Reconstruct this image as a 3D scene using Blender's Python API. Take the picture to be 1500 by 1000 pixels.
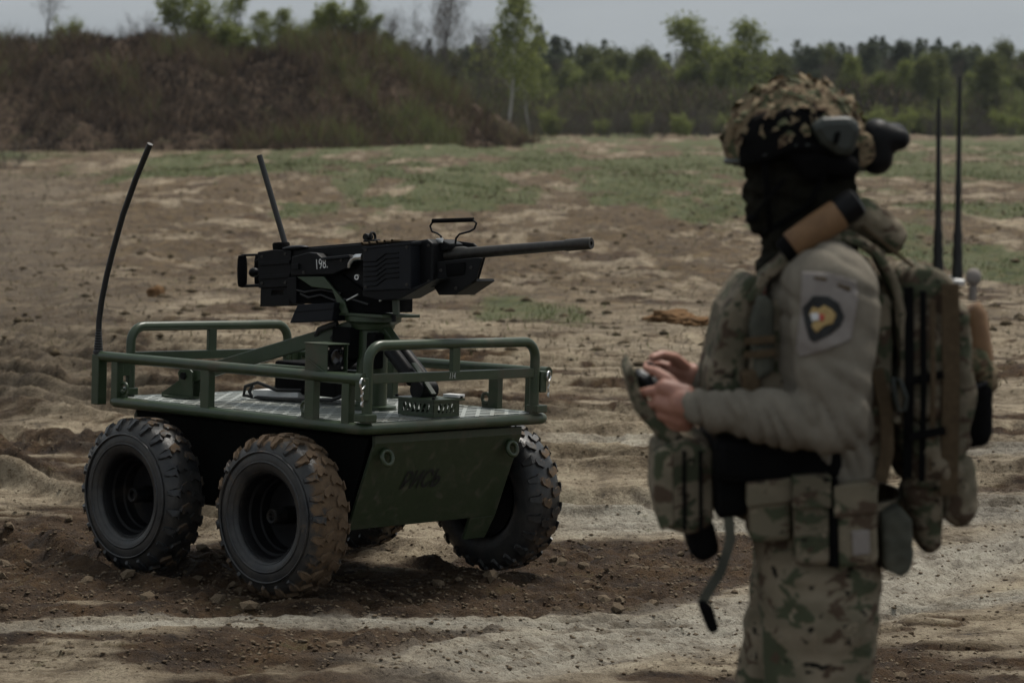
import bpy, bmesh, math, random
import numpy as np
from mathutils import Matrix, Vector, Euler, Quaternion, noise as mnoise

for _o in list(bpy.data.objects):
    bpy.data.objects.remove(_o)
scene = bpy.context.scene
col = scene.collection
R = math.radians

# ------------------------------------------------------------------ camera
F_PX, HORIZON, CAM_H = 3453.2, 171.65, 1.812          # in pixels of the 1500 x 1000 photograph, metres
TH = math.atan((500 - HORIZON) / F_PX)
cam_d = bpy.data.cameras.new('camera')
cam = bpy.data.objects.new('camera', cam_d)
col.objects.link(cam)
cam.location = (0, 0, CAM_H)
cam.rotation_euler = (math.pi / 2 - TH, 0, 0)
cam_d.sensor_width = 36.0
cam_d.lens = F_PX / 1500 * 36.0
cam_d.clip_start = 0.1
cam_d.clip_end = 3000
cam_d.dof.use_dof = True
cam_d.dof.focus_distance = 8.9
cam_d.dof.aperture_fstop = 4.4
scene.camera = cam

# ------------------------------------------------------------------ sky, sun, exposure
SUN_EL, SUN_AZ = R(62), R(35)      # azimuth from +Y (away from the camera) towards +X
world = bpy.data.worlds.new('World')
scene.world = world
world.use_nodes = True
wn, wl = world.node_tree.nodes, world.node_tree.links
wn.clear()
w_out = wn.new('ShaderNodeOutputWorld')
w_bg = wn.new('ShaderNodeBackground')
w_sky = wn.new('ShaderNodeTexSky')
w_sky.sky_type = 'NISHITA'
w_sky.sun_disc = False
w_sky.sun_elevation = SUN_EL
w_sky.sun_rotation = SUN_AZ
w_sky.dust_density = 4.0
w_hs = wn.new('ShaderNodeHueSaturation')
w_hs.inputs['Saturation'].default_value = 0.35
w_tc = wn.new('ShaderNodeTexCoord')
w_map = wn.new('ShaderNodeMapping')
w_map.inputs['Scale'].default_value = (1.0, 1.0, 4.0)
w_noise = wn.new('ShaderNodeTexNoise')
w_noise.inputs['Scale'].default_value = 2.3
w_noise.inputs['Detail'].default_value = 5
w_ramp = wn.new('ShaderNodeValToRGB')
w_ramp.color_ramp.elements[0].position = 0.3
w_ramp.color_ramp.elements[0].color = (1.95, 2.2, 2.4, 1)
w_ramp.color_ramp.elements[1].position = 0.72
w_ramp.color_ramp.elements[1].color = (3.15, 3.35, 3.45, 1)
w_mix = wn.new('ShaderNodeMix')
w_mix.data_type = 'RGBA'
w_mix.inputs[0].default_value = 0.88
wl.new(w_tc.outputs['Generated'], w_map.inputs['Vector'])
wl.new(w_map.outputs['Vector'], w_noise.inputs['Vector'])
wl.new(w_noise.outputs['Fac'], w_ramp.inputs['Fac'])
wl.new(w_sky.outputs['Color'], w_hs.inputs['Color'])
wl.new(w_hs.outputs['Color'], w_mix.inputs[6])
wl.new(w_ramp.outputs['Color'], w_mix.inputs[7])
wl.new(w_mix.outputs[2], w_bg.inputs['Color'])
wl.new(w_bg.outputs['Background'], w_out.inputs['Surface'])
w_bg.inputs['Strength'].default_value = 0.072

sun_d = bpy.data.lights.new('sun', 'SUN')
sun_d.energy = 1.5
sun_d.angle = R(18)
sun_d.color = (1.0, 0.95, 0.87)
sun = bpy.data.objects.new('sun', sun_d)
col.objects.link(sun)
sd = Vector((math.sin(SUN_AZ) * math.cos(SUN_EL), math.cos(SUN_AZ) * math.cos(SUN_EL), math.sin(SUN_EL)))
sun.rotation_euler = sd.to_track_quat('Z', 'Y').to_euler()
sun.location = (0, 0, 60)

scene.view_settings.view_transform = 'Standard'
scene.view_settings.look = 'None'
scene.view_settings.exposure = 1.15
scene.view_settings.gamma = 1.0
scene.view_settings.use_curve_mapping = False
scene.render.engine = 'CYCLES'
scene.cycles.max_bounces = 6
scene.cycles.use_denoising = True

# ------------------------------------------------------------------ pixel -> direction helpers
def ray(px, py):
    a, b = (px - 750) / F_PX, -(py - 500) / F_PX
    return Vector((a, math.cos(TH) + b * math.sin(TH), -math.sin(TH) + b * math.cos(TH)))
CAM = Vector((0, 0, CAM_H))
class Frame:
    """a thing's own axes; pix() meets a photo direction with one of its planes"""
    def __init__(s, M):
        s.M, s.I = M, M.inverted()
    def pix(s, px, py, axis, val):
        o = s.I @ CAM
        d = s.I.to_3x3() @ ray(px, py)
        return o + d * ((val - o[axis]) / d[axis])
WORLD = Frame(Matrix.Identity(4))
def at(px, py, Y):
    return WORLD.pix(px, py, 1, Y)

# ------------------------------------------------------------------ mesh helpers
def orth(d):
    d = Vector(d).normalized()
    a = Vector((0, 0, 1)) if abs(d.z) < .9 else Vector((1, 0, 0))
    u = d.cross(a).normalized()
    return u, d.cross(u).normalized()

class MB:
    def __init__(s):
        s.v, s.f = [], []
    def add(s, vs, fs):
        b = len(s.v)
        s.v += [tuple(x) for x in vs]
        s.f += [tuple(b + i for i in f) for f in fs]
        return s
    def box(s, c, size, rot=None):
        hx, hy, hz = size[0] / 2, size[1] / 2, size[2] / 2
        vs = [Vector((x, y, z)) for x in (-hx, hx) for y in (-hy, hy) for z in (-hz, hz)]
        if rot is not None:
            m = rot if isinstance(rot, Matrix) else Euler(rot).to_matrix()
            vs = [m @ v for v in vs]
        c = Vector(c)
        return s.add([v + c for v in vs], [(0, 1, 3, 2), (4, 6, 7, 5), (0, 4, 5, 1), (2, 3, 7, 6), (0, 2, 6, 4), (1, 5, 7, 3)])
    def bar(s, p0, p1, w, h, up=(0, 0, 1)):
        p0, p1 = Vector(p0), Vector(p1)
        x = (p1 - p0).normalized()
        y = Vector(up).cross(x).normalized()
        z = x.cross(y)
        m = Matrix((x, y, z)).transposed()
        return s.box((p0 + p1) / 2, ((p1 - p0).length, w, h), m)
    def tube(s, pts, r, n=10, caps=True, closed=False):
        pts = [Vector(p) for p in pts]
        k = len(pts)
        rs = r if isinstance(r, (list, tuple)) else [r] * k
        vs, fs = [], []
        prev = None
        for i in range(k):
            if closed:
                d = pts[(i + 1) % k] - pts[i - 1]
            else:
                d = pts[min(i + 1, k - 1)] - pts[max(i - 1, 0)]
            d.normalize()
            if prev is None:
                u, w = orth(d)
            else:
                u = (prev - d * prev.dot(d)).normalized()
                w = d.cross(u)
            prev = u
            for j in range(n):
                t = 2 * math.pi * j / n
                vs.append(pts[i] + (u * math.cos(t) + w * math.sin(t)) * rs[i])
        m = k if closed else k - 1
        for i in range(m):
            for j in range(n):
                a, b = i * n + j, i * n + (j + 1) % n
                c, d = ((i + 1) % k) * n + (j + 1) % n, ((i + 1) % k) * n + j
                fs.append((a, b, c, d))
        if caps and not closed:
            fs.append(tuple(reversed(range(n))))
            fs.append(tuple((k - 1) * n + j for j in range(n)))
        return s.add(vs, fs)
    def cyl(s, p0, p1, r0, r1=None, n=14):
        return s.tube([p0, p1], [r0, r0 if r1 is None else r1], n)
    def lathe(s, prof, origin, axis, n=24, closed=False):
        """prof: list of (along, radius)"""
        axis = Vector(axis).normalized()
        u, w = orth(axis)
        o = Vector(origin)
        vs, fs = [], []
        for a, r in prof:
            for j in range(n):
                t = 2 * math.pi * j / n
                vs.append(o + axis * a + (u * math.cos(t) + w * math.sin(t)) * max(r, 1e-5))
        k = len(prof)
        for i in range(k if closed else k - 1):
            for j in range(n):
                fs.append((i * n + j, i * n + (j + 1) % n, ((i + 1) % k) * n + (j + 1) % n, ((i + 1) % k) * n + j))
        return s.add(vs, fs)
    def prism(s, poly, m0, m1):
        """poly: 2-D points; m0 / m1: functions that place a 2-D point on either face"""
        n = len(poly)
        vs = [m0(*p) for p in poly] + [m1(*p) for p in poly]
        fs = [tuple(range(n)), tuple(reversed(range(n, 2 * n)))]
        fs += [(i, n + i, n + (i + 1) % n, (i + 1) % n) for i in range(n)]
        return s.add(vs, fs)
    def prism_y(s, poly, y0, y1):
        return s.prism(poly, lambda a, b: (a, y0, b), lambda a, b: (a, y1, b))
    def ell(s, c, r, rot=None, n=16, m=10):
        vs, fs = [], []
        q = Euler(rot).to_matrix() if rot is not None else Matrix.Identity(3)
        c = Vector(c)
        r = (r, r, r) if not isinstance(r, (tuple, list)) else r
        for i in range(m + 1):
            p = math.pi * i / m
            for j in range(n):
                t = 2 * math.pi * j / n
                vs.append(c + q @ Vector((r[0] * math.sin(p) * math.cos(t), r[1] * math.sin(p) * math.sin(t), r[2] * math.cos(p))))
        for i in range(m):
            for j in range(n):
                fs.append((i * n + j, (i + 1) * n + j, (i + 1) * n + (j + 1) % n, i * n + (j + 1) % n))
        return s.add(vs, fs)
    def cap(s, p0, p1, r0, r1, n=14):
        """closed tapered capsule"""
        p0, p1 = Vector(p0), Vector(p1)
        d = (p1 - p0).normalized()
        pts, rs = [], []
        for i in range(6):
            t = math.pi / 2 * (1 - i / 5)
            pts.append(p0 - d * r0 * math.sin(t)); rs.append(max(r0 * math.cos(t), 1e-4))
        for i in range(6):
            t = math.pi / 2 * (i / 5)
            pts.append(p1 + d * r1 * math.sin(t)); rs.append(max(r1 * math.cos(t), 1e-4))
        return s.tube(pts, rs, n)
    def mesh(s, name, smooth=40):
        me = bpy.data.meshes.new(name)
        me.from_pydata(s.v, [], s.f)
        bm = bmesh.new()
        bm.from_mesh(me)
        bmesh.ops.recalc_face_normals(bm, faces=bm.faces)
        bm.to_mesh(me)
        bm.free()
        if smooth:
            me.shade_smooth()
            if smooth < 180:
                me.set_sharp_from_angle(angle=R(smooth))
        return me
    def build(s, name, mat, parent=None, smooth=40, bevel=0):
        o = link(name, s.mesh(name, smooth), mat, parent)
        if bevel:
            b = o.modifiers.new('bevel', 'BEVEL')
            b.width = bevel
            b.segments = 2
            b.limit_method = 'ANGLE'
            b.angle_limit = R(40)
            b.harden_normals = False
        return o

def link(name, me, mat, parent=None):
    o = bpy.data.objects.new(name, me)
    col.objects.link(o)
    if mat is not None and me is not None and len(me.materials) == 0:
        me.materials.append(mat)
    if parent is not None:
        o.parent = parent
    return o

def tag(o, label=None, cat=None, group=None, kind=None):
    if label: o['label'] = label
    if cat: o['category'] = cat
    if group: o['group'] = group
    if kind: o['kind'] = kind
    return o

def empty(name, M=None, label=None, cat=None, group=None):
    o = bpy.data.objects.new(name, None)
    col.objects.link(o)
    o.empty_display_size = .1
    if M is not None:
        o.matrix_world = M
    return tag(o, label, cat, group)

def np_mesh(name, v, quads=None, tris=None, smooth=False):
    """fast mesh from arrays"""
    me = bpy.data.meshes.new(name)
    v = np.asarray(v, np.float32)
    me.vertices.add(len(v))
    me.vertices.foreach_set('co', v.ravel())
    parts, starts, tot = [], [], 0
    if quads is not None and len(quads):
        q = np.asarray(quads, np.int32)
        parts.append(q.ravel()); starts.append(np.arange(len(q)) * 4 + tot); tot += q.size
    if tris is not None and len(tris):
        t = np.asarray(tris, np.int32)
        parts.append(t.ravel()); starts.append(np.arange(len(t)) * 3 + tot); tot += t.size
    li = np.concatenate(parts); ls = np.concatenate(starts)
    me.loops.add(len(li)); me.loops.foreach_set('vertex_index', li)
    me.polygons.add(len(ls)); me.polygons.foreach_set('loop_start', ls.astype(np.int32))
    me.update(calc_edges=True)
    me.validate()
    if smooth:
        me.shade_smooth()
    return me

# ------------------------------------------------------------------ numpy noise
_rng = np.random.default_rng(7)
_T = _rng.random((512, 512))
def vnoise(x, y, seed=0):
    x = np.asarray(x, float) + seed * 17.31
    y = np.asarray(y, float) + seed * 41.77
    xi, yi = np.floor(x).astype(int), np.floor(y).astype(int)
    fx, fy = x - xi, y - yi
    fx = fx * fx * fx * (fx * (fx * 6 - 15) + 10); fy = fy * fy * fy * (fy * (fy * 6 - 15) + 10)
    a = _T[xi & 511, yi & 511]; b = _T[(xi + 1) & 511, yi & 511]
    c = _T[xi & 511, (yi + 1) & 511]; d = _T[(xi + 1) & 511, (yi + 1) & 511]
    return (a + (b - a) * fx) * (1 - fy) + (c + (d - c) * fx) * fy - .5
def fbm(x, y, seed=0, octv=4, gain=.5):
    s, a, f = 0, 1.0, 1.0
    for i in range(octv):
        s = s + a * vnoise(x * f, y * f, seed + i * 3)
        a *= gain; f *= 2.03
    return s
def sstep(a, b, x):
    t = np.clip((x - a) / (b - a), 0, 1)
    return t * t * (3 - 2 * t)

# ------------------------------------------------------------------ materials
def new_mat(name):
    m = bpy.data.materials.new(name)
    m.use_nodes = True
    nt = m.node_tree
    b = nt.nodes['Principled BSDF']
    return m, nt.nodes, nt.links, b

def noise_node(n, l, scale, detail=4, rough=.55, coord='Object', vec=None, dist=0):
    t = n.new('ShaderNodeTexNoise')
    t.inputs['Scale'].default_value = scale
    t.inputs['Detail'].default_value = detail
    t.inputs['Roughness'].default_value = rough
    t.inputs['Distortion'].default_value = dist
    if vec is None:
        tc = n.new('ShaderNodeTexCoord')
        vec = tc.outputs[coord]
    l.new(vec, t.inputs['Vector'])
    return t
def ramp(n, l, src, stops):
    r = n.new('ShaderNodeValToRGB')
    e = r.color_ramp.elements
    while len(e) < len(stops):
        e.new(.5)
    for i, (p, c) in enumerate(stops):
        e[i].position = p
        e[i].color = (*c, 1) if len(c) == 3 else c
    l.new(src, r.inputs['Fac'])
    return r
def mixc(n, l, fac, a, b, blend='MIX'):
    m = n.new('ShaderNodeMix')
    m.data_type = 'RGBA'
    m.blend_type = blend
    for s, i in ((fac, 0), (a, 6), (b, 7)):
        if hasattr(s, 'links') or hasattr(s, 'is_linked'):
            l.new(s, m.inputs[i])
        elif i == 0:
            m.inputs[0].default_value = s
        else:
            m.inputs[i].default_value = (*s, 1)
    return m.outputs[2]
def add_bump(n, l, b, src, strength, dist):
    k = n.new('ShaderNodeBump')
    k.inputs['Strength'].default_value = strength
    k.inputs['Distance'].default_value = dist
    l.new(src, k.inputs['Height'])
    l.new(k.outputs['Normal'], b.inputs['Normal'])
    return k

def simple(name, c1, c2=None, rough=.5, metal=0, scale=30, dirt=None, dirt_amt=.5, bump=0, spec=.5, sheen=0):
    """paint / rubber / cloth: two close tones, optional dust in patches"""
    m, n, l, b = new_mat(name)
    c2 = c2 or tuple(x * 1.35 for x in c1)
    t = noise_node(n, l, scale, 5)
    r = ramp(n, l, t.outputs['Fac'], [(.35, c1), (.68, c2)])
    outc = r.outputs['Color']
    if dirt:
        t2 = noise_node(n, l, scale * .3, 8, .7)
        r2 = ramp(n, l, t2.outputs['Fac'], [(.62 - dirt_amt * .25, (0, 0, 0)), (.78 - dirt_amt * .1, (1, 1, 1))])
        outc = mixc(n, l, r2.outputs['Color'], outc, dirt)
        mr = n.new('ShaderNodeMapRange')
        mr.inputs['To Min'].default_value = rough
        mr.inputs['To Max'].default_value = .9
        l.new(r2.outputs['Color'], mr.inputs['Value'])
        l.new(mr.outputs['Result'], b.inputs['Roughness'])
    else:
        b.inputs['Roughness'].default_value = rough
    l.new(outc, b.inputs['Base Color'])
    b.inputs['Metallic'].default_value = metal
    b.inputs['Specular IOR Level'].default_value = spec
    if bump:
        t3 = noise_node(n, l, scale * 6, 4, .6)
        add_bump(n, l, b, t3.outputs['Fac'], bump, .004)
    return m

def camo(name, cols, scale=9, rough=.9):
    """woodland print of five tones in stretched blotches"""
    m, n, l, b = new_mat(name)
    tc = n.new('ShaderNodeTexCoord')
    mp = n.new('ShaderNodeMapping')
    mp.inputs['Scale'].default_value = (1, 1, 1.5)
    l.new(tc.outputs['Object'], mp.inputs['Vector'])
    v = mp.outputs['Vector']
    base = ramp(n, l, noise_node(n, l, scale * .55, 3, .5, vec=v).outputs['Fac'], [(.4, cols[0]), (.6, cols[1])]).outputs['Color']
    for i, (c, sc, th) in enumerate(((cols[2], 1.0, .53), (cols[3], 1.3, .56), (cols[4], 2.1, .63), (cols[0], 2.6, .64))):
        mp2 = n.new('ShaderNodeMapping')
        mp2.inputs['Location'].default_value = (3.1 * i + 1, 1.7 * i, -2.3 * i)
        l.new(v, mp2.inputs['Vector'])
        t = noise_node(n, l, scale * sc, 4, .55, vec=mp2.outputs['Vector'], dist=.4)
        k = ramp(n, l, t.outputs['Fac'], [(th, (0, 0, 0)), (th + .025, (1, 1, 1))])
        base = mixc(n, l, k.outputs['Color'], base, c)
    l.new(base, b.inputs['Base Color'])
    b.inputs['Roughness'].default_value = rough
    b.inputs['Specular IOR Level'].default_value = .15
    t = noise_node(n, l, 420, 3, .6)
    add_bump(n, l, b, t.outputs['Fac'], .35, .002)
    return m

M = {}
M['green'] = simple('olive_paint', (.025, .041, .019), (.033, .053, .025), .36, dirt=(.085, .072, .05), dirt_amt=.34, scale=16)
M['green_panel'] = simple('olive_panel_paint', (.021, .034, .015), (.027, .043, .019), .48, dirt=(.085, .072, .05), dirt_amt=.38, scale=70)
M['black'] = simple('gunmetal_black', (.0030, .0032, .0037), (.0055, .0058, .0068), .5, scale=30, spec=.18)
M['black_flat'] = simple('black_flat', (.0028, .0028, .003), (.005, .005, .0053), .85, scale=30, spec=.08)
M['blue_black'] = simple('blue_black_cover', (.0055, .0065, .009), (.0085, .010, .0135), .5, scale=25, spec=.22)
M['barrel'] = simple('worn_barrel_steel', (.022, .020, .017), (.040, .036, .030), .45, metal=.35, scale=40)
M['steel'] = simple('bright_steel', (.55, .55, .54), (.7, .7, .69), .3, metal=1.0, scale=60)
M['deck'] = simple('deck_plate_alloy', (.28, .30, .28), (.36, .38, .355), .48, metal=.35, dirt=(.16, .14, .095), dirt_amt=.4, scale=9)
M['dark'] = simple('chassis_shade_black', (.003, .0033, .003), (.005, .0055, .005), .8, scale=20, spec=.08)  # dark tub colour taken near-black to hold the shade under the vehicle
M['white'] = simple('white_mark', (.6, .6, .6), (.72, .72, .7), .6)
M['ink'] = simple('black_lettering', (.006, .006, .006), (.009, .009, .009), .7)
M['cable'] = simple('black_cable', (.006, .006, .006), (.01, .01, .01), .5)
M['lens'] = simple('lens_glass', (.004, .004, .006), (.006, .006, .009), .08)
M['tan'] = simple('tan_cover', (.15, .078, .032), (.20, .108, .046), .7, scale=40, bump=.3)
M['shirt'] = simple('grey_olive_knit', (.165, .146, .117), (.21, .187, .15), .95, scale=22, bump=.35, spec=.1)
M['patchcloth'] = simple('patch_panel_cloth', (.235, .21, .195), (.26, .235, .215), .95, scale=60, spec=.1)
M['skin'] = simple('skin', (.33, .155, .11), (.42, .21, .15), .55, scale=35)
M['balaclava'] = simple('black_balaclava', (.010, .0098, .0075), (.021, .020, .015), .95, scale=30, spec=.03)
M['headset'] = simple('headset_green', (.016, .020, .016), (.028, .034, .028), .5, scale=20)
M['gold'] = simple('gold_thread', (.36, .24, .09), (.46, .32, .13), .7, scale=120)
M['red'] = simple('red_thread', (.4, .07, .05), (.45, .09, .06), .8)
M['webbing'] = simple('coyote_webbing', (.07, .050, .030), (.10, .072, .044), .9, scale=80, bump=.3, spec=.1)
M['greypouch'] = simple('grey_green_pouch', (.05, .052, .042), (.10, .10, .078), .85, scale=12, spec=.2)
CAMO = [(.245, .205, .148), (.155, .135, .095), (.068, .076, .046), (.085, .06, .042), (.010, .009, .007)]
M['camo'] = camo('camouflage_cloth', CAMO, 11)
M['camo_fine'] = camo('camouflage_cordura', [tuple(x * .8 for x in c) for c in CAMO], 17)
M['camo_hat'] = camo('camouflage_helmet_cover', [(.25, .19, .12), (.19, .145, .09), (.075, .08, .045), (.085, .055, .035), (.02, .017, .012)], 26)
M['boot'] = simple('brown_boot', (.06, .04, .025), (.08, .055, .035), .8, scale=20)

# rubber with clinging mud
def rubber():
    m, n, l, b = new_mat('muddy_rubber')
    t = noise_node(n, l, 14, 5)
    base = ramp(n, l, t.outputs['Fac'], [(.35, (.008, .0095, .012)), (.7, (.022, .025, .029))]).outputs['Color']
    t2 = noise_node(n, l, 3.2, 6, .65)
    t3 = noise_node(n, l, 22, 6, .7)
    ad = n.new('ShaderNodeMath'); ad.operation = 'MULTIPLY_ADD'
    ad.inputs[1].default_value = .55
    l.new(t3.outputs['Fac'], ad.inputs[0]); l.new(t2.outputs['Fac'], ad.inputs[2])
    at_ = n.new('ShaderNodeAttribute'); at_.attribute_type = 'OBJECT'; at_.attribute_name = 'mud'
    sm = n.new('ShaderNodeMath'); sm.operation = 'ADD'
    l.new(ad.outputs[0], sm.inputs[0]); l.new(at_.outputs['Fac'], sm.inputs[1])
    tc = n.new('ShaderNodeTexCoord'); sx = n.new('ShaderNodeSeparateXYZ'); cx = n.new('ShaderNodeCombineXYZ'); ln = n.new('ShaderNodeVectorMath'); ln.operation = 'LENGTH'
    l.new(tc.outputs['Object'], sx.inputs[0]); l.new(sx.outputs['X'], cx.inputs['X']); l.new(sx.outputs['Z'], cx.inputs['Z']); l.new(cx.outputs[0], ln.inputs[0])
    rm = n.new('ShaderNodeMapRange'); rm.inputs['From Min'].default_value = .24; rm.inputs['From Max'].default_value = .30
    rm.inputs['To Min'].default_value = -.16; rm.inputs['To Max'].default_value = .06
    l.new(ln.outputs['Value'], rm.inputs['Value'])
    s2 = n.new('ShaderNodeMath'); s2.operation = 'ADD'
    l.new(sm.outputs[0], s2.inputs[0]); l.new(rm.outputs['Result'], s2.inputs[1])
    k = ramp(n, l, s2.outputs[0], [(.80, (0, 0, 0)), (.90, (1, 1, 1))])
    mudc = ramp(n, l, t3.outputs['Fac'], [(.3, (.06, .038, .021)), (.7, (.15, .10, .060))]).outputs['Color']
    du = ramp(n, l, noise_node(n, l, 9, 7, .7).outputs['Fac'], [(.36, (0, 0, 0)), (.66, (.75, .75, .75))])
    base = mixc(n, l, du.outputs['Color'], base, (.062, .056, .048))
    l.new(mixc(n, l, k.outputs['Color'], base, mudc), b.inputs['Base Color'])
    b.inputs['Specular IOR Level'].default_value = .42
    mr = n.new('ShaderNodeMapRange')
    mr.inputs['To Min'].default_value = .36; mr.inputs['To Max'].default_value = .95
    l.new(k.outputs['Color'], mr.inputs['Value']); l.new(mr.outputs['Result'], b.inputs['Roughness'])
    add_bump(n, l, b, t3.outputs['Fac'], .5, .006)
    return m
M['rubber'] = rubber()
M['rim'] = simple('black_rim', (.003, .003, .0035), (.006, .006, .007), .5, scale=20, dirt=(.04, .033, .025), dirt_amt=.25, spec=.15)
# ------------------------------------------------------------------ where the vehicle stands (needed by the ground)
V_YAW, V_ROLL, V_PIT = .7397, .0541, .0114
VEH = (Matrix.Translation((-.7671, 9.3802, 0)) @ Matrix.Rotation(-V_YAW, 4, 'Z')
       @ Matrix.Rotation(-V_PIT, 4, 'Y') @ Matrix.Rotation(-V_ROLL, 4, 'X'))
HUBS = [(.4044, -1), (-.4164, -1), (.4044, 1), (-.4164, 1)]      # along, side (-1 is the near side)
WHEEL_R, WHEEL_Z, HUB_Y, TYRE_W = .309, .2987, .685, .19
vn = VEH.to_3x3() @ Vector((0, 0, 1))
vo = VEH @ Vector((0, 0, .004))
wheel_xy = [VEH @ Vector((hx, s * (HUB_Y - TYRE_W / 2), 0)) for hx, s in HUBS]

# ------------------------------------------------------------------ ground
CHURN = []    # (x, y, rx, ry, amount) churned dark soil (+) and packed pale sand (-), from the ground under each pixel
for px, py, rx, ry, a in ((90, 790, .35, .5, .8), (60, 870, .5, .5, .8), (300, 862, .45, .45, 1.0), (200, 850, .3, .3, .7), (430, 905, .4, .35, .7), (560, 880, .35, .3, .55),
                          (720, 960, .5, .3, .5), (850, 800, .35, .5, .8), (640, 930, .5, .3, .6), (250, 930, .4, .2, .35),
                          (780, 845, .3, .4, .6), (930, 800, .4, .5, .5), (40, 770, .4, .6, .6), (540, 960, .4, .25, .3), (840, 900, .5, .3, .45),
                          (150, 905, .25, .12, -.7), (950, 930, .35, .3, -1), (1010, 970, .4, .3, -.9), (1420, 900, .6, .7, -1), (1380, 780, .6, .8, -.8),
                          (560, 840, .3, .25, -.6), (1200, 850, .5, .5, -.5), (120, 945, .5, .14, -.5), (620, 800, .3, .4, -.7), (880, 690, .8, .9, -.8),
                          (1450, 650, 1.0, .8, -.6), (700, 880, .3, .2, -.3), (330, 960, .4, .14, -.4)):
    q = WORLD.pix(px, py, 2, 0)
    CHURN.append((q.x, q.y, rx, ry, a))

RUTS = [(11.3, -.10, .07), (12.35, -.12, .11), (13.6, -.16, .09), (14.5, -.17, .11), (16.2, -.2, .09), (17.6, -.2, .10), (19.6, -.22, .10)]
LANES = []
for a, b, wd in (((690, 990), (1500, 800), .34), ((850, 742), (1500, 735), .42), ((0, 948), (480, 925), .12), ((850, 640), (1500, 655), .3)):
    a, b = WORLD.pix(*a, 2, 0), WORLD.pix(*b, 2, 0)
    LANES.append(((a.x, a.y), (b.x, b.y), wd))
def rut_field(x, y):
    h = np.zeros_like(x); pk = np.zeros_like(x)
    for i, (y0, a, dep) in enumerate(RUTS):
        bend = np.maximum(0, -1.2 - x)
        yc = y0 + a * x + .16 * bend ** 2 + .18 * fbm(x * .35, x * 0 + i * 7.7, 60 + i, 2)
        sl = a - .32 * bend
        d = (y - yc) / np.sqrt(1 + sl * sl)
        s = x * np.sqrt(1 + sl * sl)
        wd = .15 + .03 * vnoise(x * 1.3, y * 0 + i, 80)
        core = np.exp(-(np.abs(d) / wd) ** 4)
        fade = .55 + .9 * (vnoise(x * .5, y * 0 + 3.1 * i, 91) + .25)
        imprint = .028 * np.sin(2 * np.pi * (s / .085 + np.abs(d) * 5)) * (1 if i in (1, 2, 3, 5) else .5)
        dep = dep * (1 - .62 * sstep(-.6, 1.2, x))
        imprint = imprint * (1 - .6 * sstep(-.6, 1.2, x))
        h += (-dep * core + 1.15 * dep * np.exp(-((np.abs(d) - wd * 1.45) / .06) ** 2)) * np.clip(fade, .2, 1.2) + imprint * core
        pk += core * .5 - .9 * np.exp(-((np.abs(d) - wd * 1.5) / .09) ** 2) * (vnoise(s * 2.1, d, 95 + i) + .3)
    # the vehicle's own tracks, running back from its wheels
    F = VEH.to_3x3() @ Vector((1, 0, 0))
    for wxy in wheel_xy:
        dx, dy = x - wxy.x, y - wxy.y
        s = dx * F.x + dy * F.y
        d = np.abs(dx * F.y - dy * F.x)
        back = sstep(.12, -.05, s) * sstep(-7, -3, s)
        core = np.exp(-(d / .10) ** 4) * back
        h += -.045 * core + .04 * np.exp(-((d - .17) / .05) ** 2) * back + .016 * np.sin(2 * np.pi * (s / .088 + d * 5)) * core
    return h, pk

def worley(x, y, seed):
    """rounded lumps, each cell its own size: 0 between them, up to 1 on top"""
    xi, yi = np.floor(x).astype(int), np.floor(y).astype(int)
    out = np.zeros_like(x)
    for dx in (-1, 0, 1):
        for dy in (-1, 0, 1):
            cx, cy = xi + dx, yi + dy
            a = _T[(cx * 7 + seed) & 511, (cy * 3 + seed * 5) & 511]
            b = _T[(cx * 5 + 91 + seed) & 511, (cy * 11 + 37) & 511]
            c = _T[(cx * 3 + 17) & 511, (cy * 13 + 59 + seed) & 511]
            rr = .25 + .55 * c
            d2 = ((x - cx - a) * (.8 + .5 * b)) ** 2 + ((y - cy - b) * (.8 + .5 * a)) ** 2
            out = np.maximum(out, np.sqrt(np.clip(1 - d2 / rr ** 2, 0, 1)) * rr)
    return out

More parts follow.
